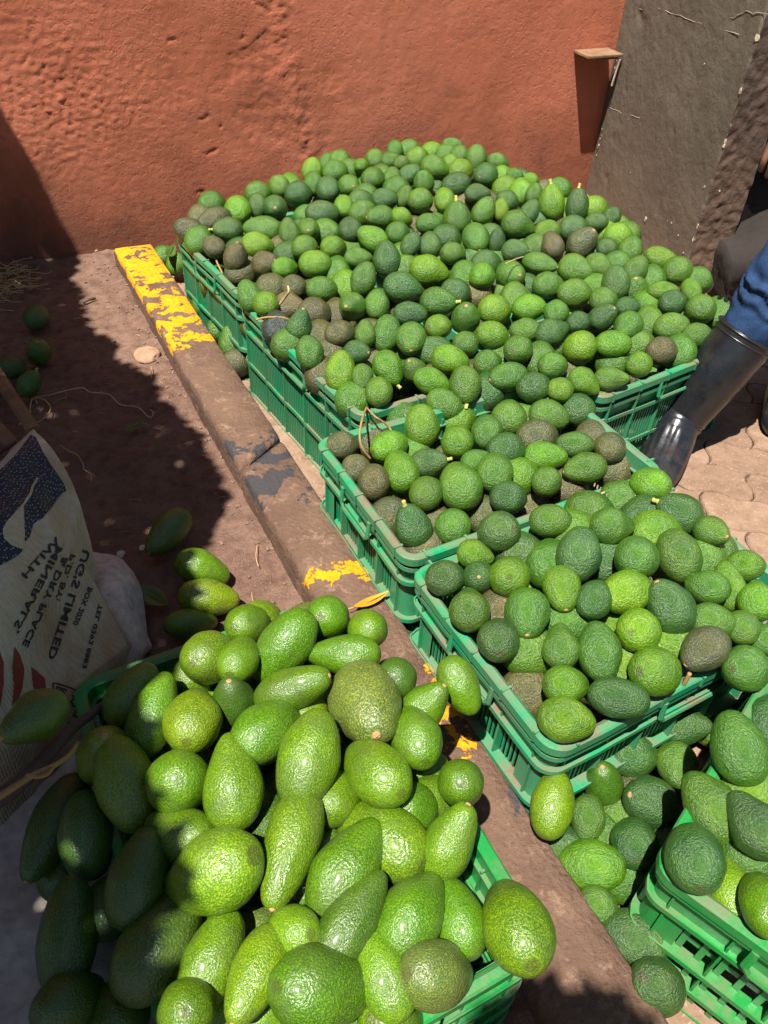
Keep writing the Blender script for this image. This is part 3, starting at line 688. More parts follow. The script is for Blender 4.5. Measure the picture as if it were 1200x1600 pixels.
# ================================================================ AVOCADOS
# one line per fruit: x y long short angle(towards the stem) colour layer flags, grouped by where they lie
DATA = """#A 260 230 5 back
360 450 190 110 0 g 1
270 560 150 110 100 n 1
375 570 260 180 200 n 0 S
185 665 130 140 150 n 1 P
255 730 110 140 60 g 1
370 780 180 160 150 n
480 645 215 185 180 d 0 P
560 490 200 215 90 b
720 370 200 110 0 g 1
715 460 150 185 90 d
850 475 190 190 80 d 0 S
880 305 160 170 120 g
965 310 110 180 90 b 1
1035 370 120 110 0 d 1
1140 185 160 190 80 b
1150 285 180 150 90 g
750 640 290 200 175 g
965 670 165 220 100 g
1110 650 180 180 130 g 0 S
715 770 245 200 -10 b
540 865 180 235 80 n 0 S
650 940 120 140 0 n 1
775 915 210 190 20 n 0 S
915 800 140 110 0 n 1
960 850 110 110 0 d 1
1085 790 200 190 0 g
930 945 200 170 0 b 0 G
1165 915 250 205 0 b
590 985 100 80 0 n 1
#B 500 210 5 back
160 205 170 150 0 g
90 240 80 80 0 g 1
125 300 130 100 0 g 1
235 290 120 100 0 g 1
320 250 110 110 0 b 0 S
430 195 150 160 0 g
585 125 150 130 90 g
555 205 160 130 0 g
700 130 100 80 0 g 1
640 230 125 115 0 g
765 195 150 110 0 b 1
880 150 110 60 0 b 1
225 405 170 165 0 g 0 S
60 430 180 190 20 d
415 355 185 180 0 g
480 340 100 150 90 g 1
565 340 140 160 90 g
700 315 190 150 35 d
900 265 220 180 -20 g
1020 260 60 100 90 b 1 S
810 380 180 155 100 g 0 S
1040 90 180 110 -10 g
990 170 120 90 0 g 1
1090 170 150 150 0 g
1100 290 110 100 0 b 1
1060 395 225 180 20 d
185 560 160 175 0 b
20 620 260 185 0 d
320 540 160 120 0 d 1
360 490 120 80 0 g 1
505 510 200 160 0 d
600 430 120 110 0 g 1
660 490 120 170 70 g
790 520 200 190 0 g
975 510 170 190 100 b
340 620 140 120 0 g 1
470 650 220 180 180 g 0 S
640 650 170 140 -30 b
850 700 200 150 0 g
1070 660 250 210 95 g 0 P
235 745 180 190 110 d
45 770 120 110 0 g 1 S
110 885 200 180 0 b
410 815 250 190 150 b
610 775 185 170 0 g
260 890 110 100 0 b 1
300 965 210 150 0 g
520 975 215 270 95 d
630 960 60 90 0 g 1
710 865 150 190 60 d
860 860 180 200 90 d
990 820 180 120 -20 d 1
1040 930 195 170 0 g
#C 740 230 5 back
20 90 160 200 90 g
190 120 170 130 -20 g
95 225 185 190 0 d
230 250 100 130 -40 b 1
315 225 140 115 0 g 0 S
450 265 130 110 -30 b
470 370 130 170 80 g
250 325 160 90 10 b 1
370 350 100 160 90 b 1
265 430 180 160 -30 d
32 365 195 150 0 d
80 500 175 215 60 g
210 490 100 170 85 y
435 510 150 200 60 d
610 440 190 270 97 b 0 P
670 340 170 140 -20 g 1
715 510 60 180 90 b 1
810 460 175 250 90 d 0 P
945 480 110 100 0 b 1
960 585 175 140 0 d
1080 540 140 150 45 d
350 610 260 210 -20 g
580 655 200 160 0 b
780 640 170 130 0 d 1
17 715 205 230 -70 g 0 S
180 745 115 200 85 d 0 S
325 810 205 170 0 d 0 S
615 765 180 215 110 n
490 790 90 90 0 g 1
850 750 260 220 50 n 0 S
1020 680 120 90 0 b 1 S
1125 640 90 70 0 g 1
1130 700 90 80 0 b 1
1045 790 165 150 0 d
1200 685 150 110 0 g 1
1225 800 180 210 80 g
520 910 275 165 -12 g 0 SG
180 900 120 100 0 g 1
20 885 110 110 0 d 1
#D 340 410 5 back
930 70 100 150 80 g 1
1140 130 190 260 70 g
250 265 190 250 110 g
380 330 200 200 0 b
430 210 150 130 0 n 1
605 195 210 190 0 n
815 210 235 195 0 g
1000 185 130 160 0 b 1
1045 345 215 220 180 g 0 S
570 355 140 130 0 n 1 S
465 500 150 220 100 k 1
640 490 200 260 75 d 0 S
765 400 210 210 0 n 1
920 400 110 140 0 n 1
955 555 230 200 20 n
800 590 120 170 0 n 1
720 705 210 255 100 g
570 650 120 110 0 g 1
900 720 160 130 0 n 1
1090 705 210 185 0 d 0 S
960 850 240 310 85 b
815 870 90 110 0 n 1
1155 555 170 210 0 g
1130 900 150 200 -90 g 0 S
1080 1080 140 140 0 g 1
#Dg 340 410 5 gap
125 625 240 250 0 g 0 P
30 530 200 150 0 g 1
150 790 120 80 0 n 1
-105 345 185 190 0 g
-325 15 140 175 80 b
-410 -40 90 90 0 g 1
#E 580 400 5 back
455 120 300 240 -15 y
45 375 190 225 0 g
250 250 300 230 -15 d
275 110 80 80 0 g 1
525 360 240 225 0 g 0 P
670 300 190 170 -30 d 1
725 165 120 180 90 g 1
865 160 200 200 0 b
900 70 120 80 0 d 1
980 50 130 100 0 g 1
1090 150 225 210 0 g 0 S
850 310 180 110 0 n 1
1075 310 170 130 0 g 1
970 430 255 240 -20 b
740 480 220 240 90 g 0 S
305 455 255 190 0 d
530 555 210 190 0 b G
120 610 220 290 80 g
310 650 230 250 -90 g 0 S
490 750 250 220 160 d 1 P
620 815 285 230 -15 b
745 690 210 200 0 g
945 620 250 210 -10 b
1040 775 60 60 0 g 2
920 835 230 210 20 g
1070 945 290 220 190 g 0 S
475 980 290 200 -20 b 0 G
335 890 190 210 120 g 0 S
735 1010 250 240 -85 g 0 P
910 1050 110 160 0 d 1
135 880 230 260 -60 b 0 P
60 1060 210 230 0 g
#F 800 390 3.636 back
360 115 190 160 -20 g 0 P
490 95 130 150 -30 g 0 P
600 90 100 80 0 g 1
700 118 130 165 60 g
590 190 155 190 95 d
475 220 90 80 0 b 1
205 205 170 145 0 g
95 220 120 90 0 d 1 S
355 250 185 155 0 g
95 330 185 145 5 b
250 350 140 150 0 g G
320 340 70 90 0 b 1
520 290 155 140 0 g
515 385 145 170 40 d 0 S
697 240 90 100 0 g 1 S
790 175 100 120 0 g 1
845 55 190 130 -20 b
940 125 160 165 0 g
1065 185 125 120 -30 g 1
1020 235 140 100 -60 b 0 S
855 235 170 100 0 b
785 310 130 90 0 b 1
655 325 135 110 0 d
915 305 155 140 0 d
1070 340 160 160 0 g
380 415 135 120 0 d
660 435 165 150 -120 g 0 S
775 415 140 150 0 g 1
905 440 190 155 10 g
1050 490 160 140 0 g
990 400 60 90 0 g 1
230 470 190 160 20 d
80 460 180 130 0 g
380 560 190 185 200 b
575 540 195 160 0 b
495 600 90 160 0 d 1
715 550 100 100 0 g 1
850 575 170 150 0 n
950 580 60 80 0 g 1
725 655 150 145 0 b
40 570 165 170 0 g
155 625 90 150 0 g 1
235 660 165 150 0 g
255 560 110 80 0 g 1
585 650 120 70 0 g 1
565 735 190 140 0 g
410 755 190 150 -35 b
125 785 190 170 0 d
275 800 150 140 0 b
10 275 60 90 0 g 1
1165 360 60 90 0 g 1
#G 490 600 4.138 second
190 400 205 190 0 n
390 360 160 190 0 n 1
490 405 235 200 20 b
580 235 110 170 90 g 1
700 270 215 270 95 b
850 135 250 190 -30 g
945 235 180 150 0 b 1
930 370 195 210 0 b G
1080 170 140 120 0 n 1
1120 310 190 220 0 g
1050 500 190 160 20 g
1170 570 230 250 0 g
745 510 220 195 10 d 0 P
565 565 230 270 110 b
280 550 190 180 0 n
390 630 205 225 0 n
640 440 80 90 0 g 1
730 705 220 210 60 g
950 660 265 310 110 g
450 800 150 80 0 g 2
585 770 100 70 0 n 2
510 860 130 120 0 n 2
640 920 235 235 110 d 0 P
900 920 220 230 0 g
840 810 110 90 0 g 2
790 930 60 120 0 n 2
735 1065 180 90 0 n 1
1110 830 100 110 0 n 2
835 280 40 70 0 g 2
#G2 490 600 4.138 third
1190 955 275 250 190 d
#H 760 580 4 second
140 280 220 240 0 g
235 290 50 200 0 g 1
390 280 245 190 -15 g
580 245 205 210 0 d
320 420 200 120 0 n 1
370 530 260 180 -5 b
555 460 230 160 0 g
660 420 110 120 0 n 1
770 480 195 190 90 n
615 610 260 195 190 g 0 S
800 620 120 90 0 n 1
510 700 90 100 0 n 1
125 490 235 200 0 d
215 660 160 140 0 b 1
380 690 190 185 0 g
140 790 225 200 0 d
270 830 40 80 0 n 2
#H2 760 580 4 third
1025 705 240 200 170 b
#I 850 700 3.4286 third
420 290 180 150 0 g 1
545 375 170 130 0 d 1
725 350 205 215 150 d 0 P
600 330 80 80 0 b 1
370 420 230 200 0 g
250 345 130 110 0 g 1
160 450 210 150 0 b 1
35 390 215 175 0 g
185 570 225 290 80 d
330 590 120 230 100 d 1
600 460 180 120 0 b 1
495 590 230 230 0 g
720 575 220 280 110 g
850 580 120 200 80 g 1
900 450 190 170 -20 g 0 S
910 550 110 150 0 g 1
1080 630 190 160 0 b G
990 740 160 270 100 b
875 745 220 180 170 g
1140 810 200 220 0 b
95 755 200 240 -80 b 0 S
270 810 180 210 60 d
435 775 270 220 200 y 0 S
675 850 240 300 115 d 0 S
905 930 230 190 -10 g
1060 960 120 180 0 g
145 920 200 120 0 g 1
515 980 235 230 0 y
295 1090 220 310 95 g
90 1060 200 240 0 g
700 1040 200 160 0 b 1
860 1080 270 220 220 n 0 S
595 1195 265 250 0 b
420 1150 100 150 0 b 1
120 1270 240 210 0 b
400 1340 310 210 -10 d
30 610 110 140 0 g 1
370 930 80 100 0 b 2
#I2 850 700 3.4286 fourth
1090 1180 250 235 0 g
1180 1030 80 130 0 g
#J 600 850 3 third
290 160 185 160 0 d
445 155 130 120 110 d 0 S
430 50 170 120 -15 b
590 155 190 190 20 b
650 50 120 110 0 d 1
760 90 150 160 0 b 1
400 300 190 210 0 g
670 325 200 230 -90 g 0 S
710 200 60 60 0 b 2
535 445 190 205 0 d
540 310 90 100 0 n 1
680 500 130 130 0 g 1
580 590 100 90 0 n 2
685 610 140 80 0 n 2
685 700 140 130 0 n 2
855 825 255 205 -10 b
#J2 600 850 3 kerbtop
355 665 185 275 -65 b m G
#J4 600 850 3 gap3
790 1220 190 310 75 y m
#J3 600 850 3 gap2
1030 1120 180 205 90 d m S
#K 800 1050 2.91 gap2
555 380 215 190 0 d
780 245 240 175 0 d
750 425 180 200 -80 g 0 S
650 310 90 80 0 b 1
910 220 130 140 0 b 1
625 590 240 220 160 d 0 S
345 665 145 200 -100 g 0 P
475 665 130 160 -120 g 1 S
555 775 200 215 0 d
360 880 285 215 175 b 0 G
510 920 90 90 0 g 1
230 820 90 70 0 d 1
400 1070 190 170 -40 g
555 1210 290 230 -15 d 0 P
660 1430 240 230 -30 d
400 750 70 70 0 g 2
#K2 800 1050 2.91 fourth
1030 345 240 320 100 g
1180 240 110 150 0 d 1
905 610 240 320 120 g
1100 690 240 300 120 d
830 840 255 290 90 d
985 990 230 320 110 y m 1
1100 530 120 80 0 b 1
1110 850 200 180 -35 g 1
1150 1050 220 270 100 b m
1130 1210 120 90 0 y m 2
1160 460 80 90 0 d 1
#L 400 900 3 first
345 190 200 190 0 g m
130 330 390 230 232 g m G
30 210 160 100 0 b m 1
525 250 140 125 0 g m
410 370 345 170 180 g m
660 480 185 190 0 d m
170 530 360 180 20 g m S
515 600 390 335 -70 n m S
790 610 270 190 45 g m S
50 730 340 260 35 g m
250 850 280 430 75 g m
560 915 340 270 140 g m G
745 745 230 290 110 g m G
790 930 240 250 0 g m 1
960 970 205 205 0 g m
380 1030 200 270 60 g m 1
740 1090 150 150 0 g m 1
840 1050 110 110 0 g m 1
230 640 100 120 0 y m 1
310 620 120 80 0 g m 1
#M 400 1200 2 first
110 240 360 170 255 g m S
390 220 300 220 150 g m
290 310 330 200 55 g m
180 320 170 280 65 g m 1
500 135 100 100 0 g m 1
605 230 250 155 60 g m S
490 455 270 195 55 g m G
630 465 160 230 110 g m
810 485 215 270 110 g m
565 645 235 200 0 n m
300 475 330 165 55 d m
395 640 280 140 115 b m
105 520 190 140 180 b m
210 690 310 240 0 g m
50 760 120 100 0 b m 1
310 770 110 80 0 g m 1
430 790 120 60 0 g m 1
480 750 60 60 0 b m 1
460 345 150 80 20 g m 1
#N 0 1050 2.91 first
600 100 300 200 60 g m
700 190 380 210 75 g m
880 210 250 290 80 y m
1060 130 230 170 105 d m S
900 20 120 90 0 g m 1
480 370 270 250 100 y m S
570 500 440 255 115 g m
810 500 270 270 180 g m
1060 500 430 260 95 y m
820 740 320 240 160 g m
630 930 430 260 80 d m
960 920 440 350 205 y m
730 1230 500 330 60 d m
970 1300 410 260 70 y m
850 1540 250 150 0 g m
960 1560 180 120 0 b m 1
500 1060 150 110 90 d m 1
540 1540 200 120 90 d m 1
1170 1370 420 210 245 b m S
#N2 0 1050 2.91 side
250 700 470 230 250 d m S
390 740 380 230 105 d m
310 1200 500 250 95 d m
320 1500 320 250 30 d m
290 900 250 190 90 d m 1
#N3 0 1050 2.91 sack
150 210 300 220 215 d m S
#P 0 650 2.667 first
880 1000 230 210 20 y m
1040 870 180 110 10 g m 1
1000 1010 200 160 60 g m
#P2 0 650 2.667 soil
845 635 225 145 -20 b m G
870 760 240 160 -5 y m
795 865 215 125 5 g m G
700 485 230 140 230 d m S
#Q 0 380 5 soil2
285 575 200 190 60 d
300 850 200 180 90 g S
100 970 190 180 0 d
230 1095 195 170 60 g P
"""
COLS = {'d': (.034, .086, .016), 'g': (.050, .122, .010), 'b': (.076, .170, .005), 'y': (.110, .195, .004), 'n': (.072, .070, .025), 'k': (.030, .036, .028)}
COLM = {'d': (.028, .070, .006), 'g': (.052, .118, .003), 'b': (.062, .135, .003), 'y': (.078, .140, .004), 'n': (.062, .095, .018), 'k': (.03, .03, .02)}
def surf(c, X, Y):
    if c == 'back': return .325+.075*math.exp(-((X-1.45)/.6)**2-((Y-2.35)/.6)**2)
    if c == 'second': return .275+.03*math.exp(-((X-.85)/.3)**2-((Y-1.05)/.2)**2)
    if c == 'third': return .325+.055*math.exp(-((X-.85)/.22)**2-((Y-.62)/.18)**2)
    if c == 'first': return .335+.055*math.exp(-((X-.17)/.2)**2-((Y-.5)/.28)**2)
    return {'fourth': .325, 'kerbtop': .33, 'gap': .075, 'gap2': .10, 'gap3': .19, 'soil': .09, 'soil2': .09, 'side': .29, 'sack': .44}[c]
fruits = []
cont = None
for ln in DATA.strip().splitlines():
    q = ln.split()
    if ln[0] == '#': ox, oy, sc, cont = float(q[1]), float(q[2]), float(q[3]), q[4]; continue
    x, y, a, b, ang = [float(v) for v in q[:5]]; col = q[5]; lay = 0; fl = ''
    for t in q[6:]:
        if t.isdigit(): lay = int(t)
        else: fl += t
    W, L = min(a, b)/sc, max(a, b)/sc
    if b > a*1.04 and abs(math.sin(R(ang))) < .35: ang = 90.0 if ang == 0 else ang+90
    x = ox+x/sc; y = oy+y/sc
    if W < 9: continue
    fruits.append(dict(x=x, y=y, W=W, L=L, ang=ang, col=col, lay=lay, fl=fl, c=cont, kind='m' if 'm' in fl else 'h'))
# drop entries read twice where two readings overlap
keep = []
for f in fruits:
    dup = any(math.hypot(f['x']-g['x'], f['y']-g['y']) < .26*(f['W']+g['W'])/2 and f['lay'] == g['lay'] for g in keep)
    if not dup: keep.append(f)
fruits = keep
TYP = {'h': .098, 'm': .112}
for f in fruits:
    d = ray(f['x'], f['y']); d = d/F                     # unit depth along the optical axis
    t = .5
    for _ in range(60):
        z = surf(f['c'], d[0]*t, d[1]*t); tz = (z-CH)/d[2]; t = .5*t+.5*tz
    f['d'] = d; f['t0'] = t+(.045 if f['kind'] == 'h' else .055)*f['lay']; f['t'] = f['t0']
    need = TYP[f['kind']]*(.86 if f['lay'] and f['kind'] == 'h' else .60)
    if f['W']*f['t']/F < need:
        g = need*F/f['t']; 
        if f['lay']: f['L'] = max(f['L'], g*1.12); f['W'] = g
        else: f['W'] = max(f['W'], g*.9); f['L'] = max(f['L'], f['W'])
def rad(f): return .5*(f['W']**2*f['L'])**(1/3)*f['t']/F
for it in range(70):
    P = np.array([f['d']*f['t'] for f in fruits]); Rr = np.array([rad(f) for f in fruits])
    D = P[:, None, :]-P[None, :, :]; dist = np.sqrt((D**2).sum(2))+1e-9; ov = .9*(Rr[:, None]+Rr[None, :])-dist
    np.fill_diagonal(ov, -1)
    mv = np.zeros(len(fruits))
    for i, j in zip(*np.where(ov > 0)):
        if i >= j: continue
        a, b = fruits[i], fruits[j]
        if a['lay'] != b['lay']: back = i if a['lay'] > b['lay'] else j
        else: back = i if a['t']*1.0 > b['t'] else j
        fr = j if back == i else i; o_ = ov[i, j]*.25
        mv[back] += o_; mv[fr] -= o_*.35
    for k, f in enumerate(fruits):
        f['t'] += max(-.012, min(.012, mv[k])); f['t'] += (f['t0']-f['t'])*.06
        f['t'] = max(f['t0']-.045, min(f['t0']+.07, f['t']))
        fl = .058 if f['c'] in ('soil', 'soil2') else (.05 if f['c'] == 'side' else .012)
        zmin = fl+rad(f)*.86
        if CH+f['d'][2]*f['t'] < zmin: f['t'] = (zmin-CH)/f['d'][2]
        if f['d'][1]*f['t'] > WY-.07: f['t'] = (WY-.07)/f['d'][1]

def avo_mesh(name, kind, seed, mat, nu=48, nv=32, pebbles=True):
    rr = random.Random(seed); p = rr.uniform(.04, .17)+(.16 if seed % 4 == 1 else 0) if kind == 'h' else rr.uniform(.08, .25)
    bend = 0 if kind == 'h' else rr.uniform(0, .05); vs = []
    for j in range(1, nv):
        th = math.pi*j/nv
        s = (1-math.cos(th))/2; z = -.5*math.cos(th)
        u_ = max(0, min(1, (s-.32)/.6)); f_ = 1-p*1.15*u_*u_*(3-2*u_)
        r = .5*math.sin(th)**(.86 if kind == 'm' else .97)*f_
        r *= 1.0+.02*math.sin(3*th+seed)
        for i in range(nu):
            a = 2*math.pi*i/nu; x, y = r*math.cos(a), r*math.sin(a); n3 = (math.cos(a)*math.sin(th), math.sin(a)*math.sin(th), -math.cos(th))
            k = .022*nz(n3[0]+seed*3, n3[1], n3[2], 1.3)
            if pebbles: k += (.0085 if kind == 'h' else .0022)*nz(n3[0]+seed, n3[1], n3[2]*1.2, 11 if kind == 'h' else 7, 3)
            q = 1+k/.5
            vs.append((x*q+bend*(s-.4)**2*2, y*q, z*(1+k*.8)))
    lo, hi = len(vs), len(vs)+1; vs += [(0, 0, -.497), (bend*.7, 0, .492)]
    fs = []
    for j in range(nv-2):
        for i in range(nu): i2 = (i+1) % nu; fs.append((j*nu+i, j*nu+i2, (j+1)*nu+i2, (j+1)*nu+i))
    for i in range(nu): i2 = (i+1) % nu; fs.append((lo, i2, i)); fs.append((hi, (nv-2)*nu+i, (nv-2)*nu+i2))
    me = mesh(name, vs, fs, mat, True); return me
HM = [avo_mesh('avocado', 'h', k, HASS) for k in range(9)]
SM = [avo_mesh('avocado', 'm', 20+k, SMOOTH) for k in range(9)]
mb = MB(); mb.tube([(0, 0, .462), (0, 0, .497), (0, 0, .503)], [.062, .060, .040], 12); mb.tube([(0, 0, .50), (0, 0, .507)], [.026, .022], 8); scar_me = shade(mb.mesh('stem_scar', SCAR))
mb = MB(); mb.tube([(0, 0, .46), (0, 0, .50), (.01, 0, .54), (.03, 0, .60), (.033, 0, .615)], [.085, .07, .05, .06, .05], 10); ped_me = shade(mb.mesh('stem', PED))

RIGHT, UP, BACK = Vector(M[:, 0]), Vector(-M[:, 1]), Vector(-M[:, 2])
def place(f):
    d = Vector(f['d']); p = d*f['t']+Vector((0, 0, CH)); view = -d.normalized()
    r_ = RIGHT-view*RIGHT.dot(view); r_.normalize(); u_ = view.cross(r_)
    W = f['W']*f['t']/F; q = f['L']/f['W']
    ratio = 1.24 if f['kind'] == 'h' else 1.5
    if 'S' in f['fl']: ratio = max(ratio, q*1.06)
    ratio = max(ratio, q)
    ct = math.sqrt(max(0, (q*q-1)/(ratio*ratio-1))); st = math.sqrt(max(0, 1-ct*ct))
    if st < .18: st = .18; ct = math.sqrt(1-st*st)
    if 'S' not in f['fl'] and 'P' not in f['fl']: st = -st
    if 'P' in f['fl']: st *= .4; ct = math.sqrt(1-st*st)
    a = R(f['ang']); ax = (r_*math.cos(a)+u_*math.sin(a))*ct+view*st
    ql = ax.to_track_quat('Z', 'Y') @ Vector((0, 0, 1)).rotation_difference(Vector((0, 0, 1)))
    ql = ql @ Matrix.Rotation(rnd.uniform(0, 6.28), 3, 'Z').to_quaternion()
    W *= 1.07; return p, ql, W, W*ratio*(.97 if ratio > 1.6 else 1)
def jit(c, k=.16):
    s = rnd.uniform(1-k, 1+k); return (c[0]*s*rnd.uniform(.85, 1.15), c[1]*s, c[2]*s*rnd.uniform(.85, 1.15), 1)

# ---- labels: every fruit in view is singled out by colour, marks and place in its heap
CN = {'d': 'dark green', 'g': 'mid green', 'b': 'bright green', 'y': 'yellow-green', 'n': 'brownish green', 'k': 'purple-black'}
WHERE = {'back': 'of the big heap by the wall', 'second': 'of the half-filled teal crate', 'third': 'of the nearest teal crate', 'first': 'of the smooth avocado crate',
         'fourth': 'of the lattice crate', 'gap': 'on the ground between kerb and crates', 'gap2': 'on the ground between the front crates', 'gap3': 'leaning at the corner of the nearest teal crate', 'kerbtop': 'propped between kerb and crate rim',
         'soil': 'on the soil behind the smooth avocado crate', 'soil2': 'on the dark soil at far left', 'sack': 'on the printed sack by the dead branch', 'side': 'on the sack left of the smooth crate'}
hs = [f for f in fruits if f['kind'] == 'h']
def inview(f): return -10 < f['x'] < 1210 and -10 < f['y'] < 1610
hs.sort(key=lambda f: -(f['W']*f['L'])*(1 if f['lay'] == 0 else .55/(f['lay']))*(1 if inview(f) else .01))
for k, f in enumerate(hs): f['ind'] = k < 298
for f in fruits:
    if f['kind'] == 'm': f['ind'] = True
NB = {'back': (6, 6), 'second': (3, 3), 'third': (3, 3), 'first': (4, 4), 'fourth': (2, 2), 'gap': (1, 2), 'gap2': (2, 3), 'gap3': (1, 1), 'side': (1, 1), 'sack': (1, 1), 'soil': (1, 1), 'soil2': (1, 1), 'kerbtop': (1, 1)}
ROWN = {1: [''], 2: ['upper', 'lower'], 3: ['top', 'middle', 'bottom'], 4: ['top', 'upper middle', 'lower middle', 'bottom'], 6: ['topmost', 'upper', 'upper middle', 'lower middle', 'lower', 'bottom']}
COLN = {1: [''], 2: ['left', 'right'], 3: ['left', 'centre', 'right'], 4: ['far left', 'left', 'right', 'far right'], 6: ['far left', 'left', 'centre left', 'centre right', 'right', 'far right']}
for c in NB:
    fs_ = [f for f in fruits if f['c'] == c and f['ind']]
    if not fs_: continue
    nc, nr = NB[c]
    x0, x1 = min(f['x'] for f in fs_), max(f['x'] for f in fs_)+1; y0, y1 = min(f['y'] for f in fs_), max(f['y'] for f in fs_)+1
    for f in fs_:
        i = int((f['x']-x0)/(x1-x0)*nc); j = int((f['y']-y0)/(y1-y0)*nr)
        z = (ROWN[nr][j]+' '+COLN[nc][i]).strip()
        f['zone'] = (', '+z+' '+WHERE[c]) if z and c not in ('gap', 'gap2') else (', '+z+' one ' + WHERE[c] if z else ' '+WHERE[c])
        mark = ' with pale stem scar' if 'S' in f['fl'] else (' with stem stub' if 'P' in f['fl'] else '')
        pre = 'half-hidden ' if f['lay'] else ('glossy ' if 'G' in f['fl'] else '')
        f['desc'] = pre+CN[f['col']]+' avocado'; f['mark'] = mark
groups = {}
for f in fruits:
    if f['ind']: groups.setdefault((f['desc'], f['mark'], f['zone']), []).append(f)
NUM = {2: 'two', 3: 'three', 4: 'four', 5: 'five', 6: 'six', 7: 'seven', 8: 'eight'}
ORD = ['second', 'third', 'fourth', 'fifth', 'sixth', 'seventh']
for (de, mk, zo), L in groups.items():
    if len(L) == 1: L[0]['label'] = (de+mk+zo); continue
    L.sort(key=lambda f: f['x']); n = len(L)
    for k, f in enumerate(L):
        od = 'left' if (n == 2 and k == 0) else 'right' if n == 2 else 'leftmost' if k == 0 else 'rightmost' if k == n-1 else ('middle' if n == 3 else ORD[k-1])
        if n == 2: s = f'{od} one of two {de}s{mk}{zo}'
        else: s = f'{od} of {NUM.get(n, n)} {de}s{mk}{zo}'
        if n > 3 and 0 < k < n-1: s = f'{od} from left of {NUM.get(n, n)} {de}s{mk}{zo}'
        f['label'] = s
for f in fruits:
    if not f['ind']: continue
    s = f['label']
    if len(s.split()) > 16: s = s.replace(' one of two ', ' of two ').replace(' of the big heap by the wall', ' of the big heap').replace(' of the smooth avocado crate', ' of the smooth crate').replace('with pale stem scar', 'with scar').replace(' from left of ', ' of ').replace('upper middle', 'upper').replace('lower middle', 'lower') if False else s.replace(' one of two ', ' of two ').replace(' of the big heap by the wall', ' of big heap').replace(' of the smooth avocado crate', ' of smooth crate').replace(' of the half-filled teal crate', ' of half-filled crate').replace(' of the nearest teal crate', ' of nearest crate').replace('with pale stem scar', 'with stem scar').replace('on the ground between the front crates', 'on ground between front crates')
    f['label'] = s
GRP = {'back': 'avocados in the big heap by the wall', 'second': 'avocados in the half-filled teal crate', 'third': 'avocados in the nearest teal crate', 'first': 'avocados in the smooth avocado crate',
       'fourth': 'avocados in the lattice crate', 'gap': 'avocados fallen between kerb and crates', 'gap2': 'avocados fallen between the front crates', 'gap3': 'avocado at the crate corner', 'kerbtop': 'avocados on the kerb', 'soil': 'avocados on the soil', 'soil2': 'avocados on the dark soil', 'side': 'avocados beside the smooth crate', 'sack': 'avocado on the sack'}
lowh = avo_mesh('low', 'h', 3, None, 24, 16, False); lowm = avo_mesh('low', 'm', 25, None, 24, 16, False)
def low_add(acc, src, p, q, W, L, col):
    n = len(acc[0]); S = Matrix.LocRotScale(p, q, Vector((W, W, L)))
    acc[0].extend([tuple(S @ v.co) for v in src.vertices]); acc[1].extend([tuple(i+n for i in pl.vertices) for pl in src.polygons]); acc[2].extend([col]*len(src.vertices))
    acc[3].extend([tuple(v.co+Vector((p.x*31 % 7, p.y*17 % 5, 0))) for v in src.vertices])
acch, accm = ([], [], [], []), ([], [], [], [])
for f in fruits:
    p, q, W, L = place(f); base = (COLS if f['kind'] == 'h' else COLM)[f['col']]
    f['p'] = p; f['r'] = W*.5
    if not f['ind']: low_add(acch, lowh, p, q, W, L, jit(base)); continue
    me = rnd.choice(HM if f['kind'] == 'h' else SM)
    o = link('avocado', me); o.location = p; o.rotation_mode = 'QUATERNION'; o.rotation_quaternion = q; o.scale = (W, W, L)
    o.color = jit(base); tag(o, f['label'], 'avocado', GRP[f['c']])
    if 'S' in f['fl']: link('stem_scar', scar_me, o)
    if 'P' in f['fl']: link('stem', ped_me, o)

# ---- the fruit lying deeper in each heap
def inside(poly, x, y):
    c = False; n = len(poly)
    for i in range(n):
        (xa, ya), (xb, yb) = poly[i], poly[(i+1) % n]
        if (ya > y) != (yb > y) and x < (xb-xa)*(y-ya)/(yb-ya)+xa: c = not c
    return c
def rect(o, a, w, l, m=.06):
    c, s = math.cos(R(a)), math.sin(R(a)); return [(o[0]+c*x-s*y, o[1]+s*x+c*y) for x, y in ((m, m), (w-m, m), (w-m, l-m), (m, l-m))]
FP = np.array([f['p'] for f in fruits]); FR = np.array([f['r'] for f in fruits])
def fill(poly, c, levels, acc, src, cols, W0, rat, thr=.8):
    xs = [p[0] for p in poly]; ys = [p[1] for p in poly]; pts = []
    for dz in levels:
        y = min(ys); row = 0
        while y < max(ys):
            x = min(xs)+(.5*W0 if row % 2 else 0)
            while x < max(xs):
                px_, py_ = x+rnd.uniform(-.02, .02), y+rnd.uniform(-.02, .02)
                if inside(poly, px_, py_):
                    z = surf(c, px_, py_)-dz+rnd.uniform(-.012, .012); W = W0*rnd.uniform(.85, 1.1)
                    P_ = np.array((px_, py_, z)); dd = np.sqrt(((FP-P_)**2).sum(1))-(FR+W*.5)*thr
                    if dd.min() > 0 and z > W*.5:
                        q = Vector((rnd.uniform(-1, 1), rnd.uniform(-1, 1), rnd.uniform(-.4, .4))).to_track_quat('Z', 'Y')
                        cc = cols[rnd.choices('ndgb', (6, 3, 1.2, .1))[0]]
                        low_add(acc, src, Vector(P_), q, W, W*rat, jit(cc))
                x += W0*1.02
            y += W0*.9; row += 1
backpoly = [(.70, 1.37), (.87, 1.40), (1.14, 1.36), (1.24, 1.22), (1.60, 1.25), (1.84, 1.32), (1.84, 1.62), (2.0, 1.95), (2.06, 2.3), (1.98, 2.78), (1.62, 2.88), (1.1, 2.80), (.78, 2.58), (.62, 2.44), (.64, 2.02), (.66, 1.9)]
fill(backpoly, 'back', (.075, .145), acch, lowh, COLS, .100, 1.25)
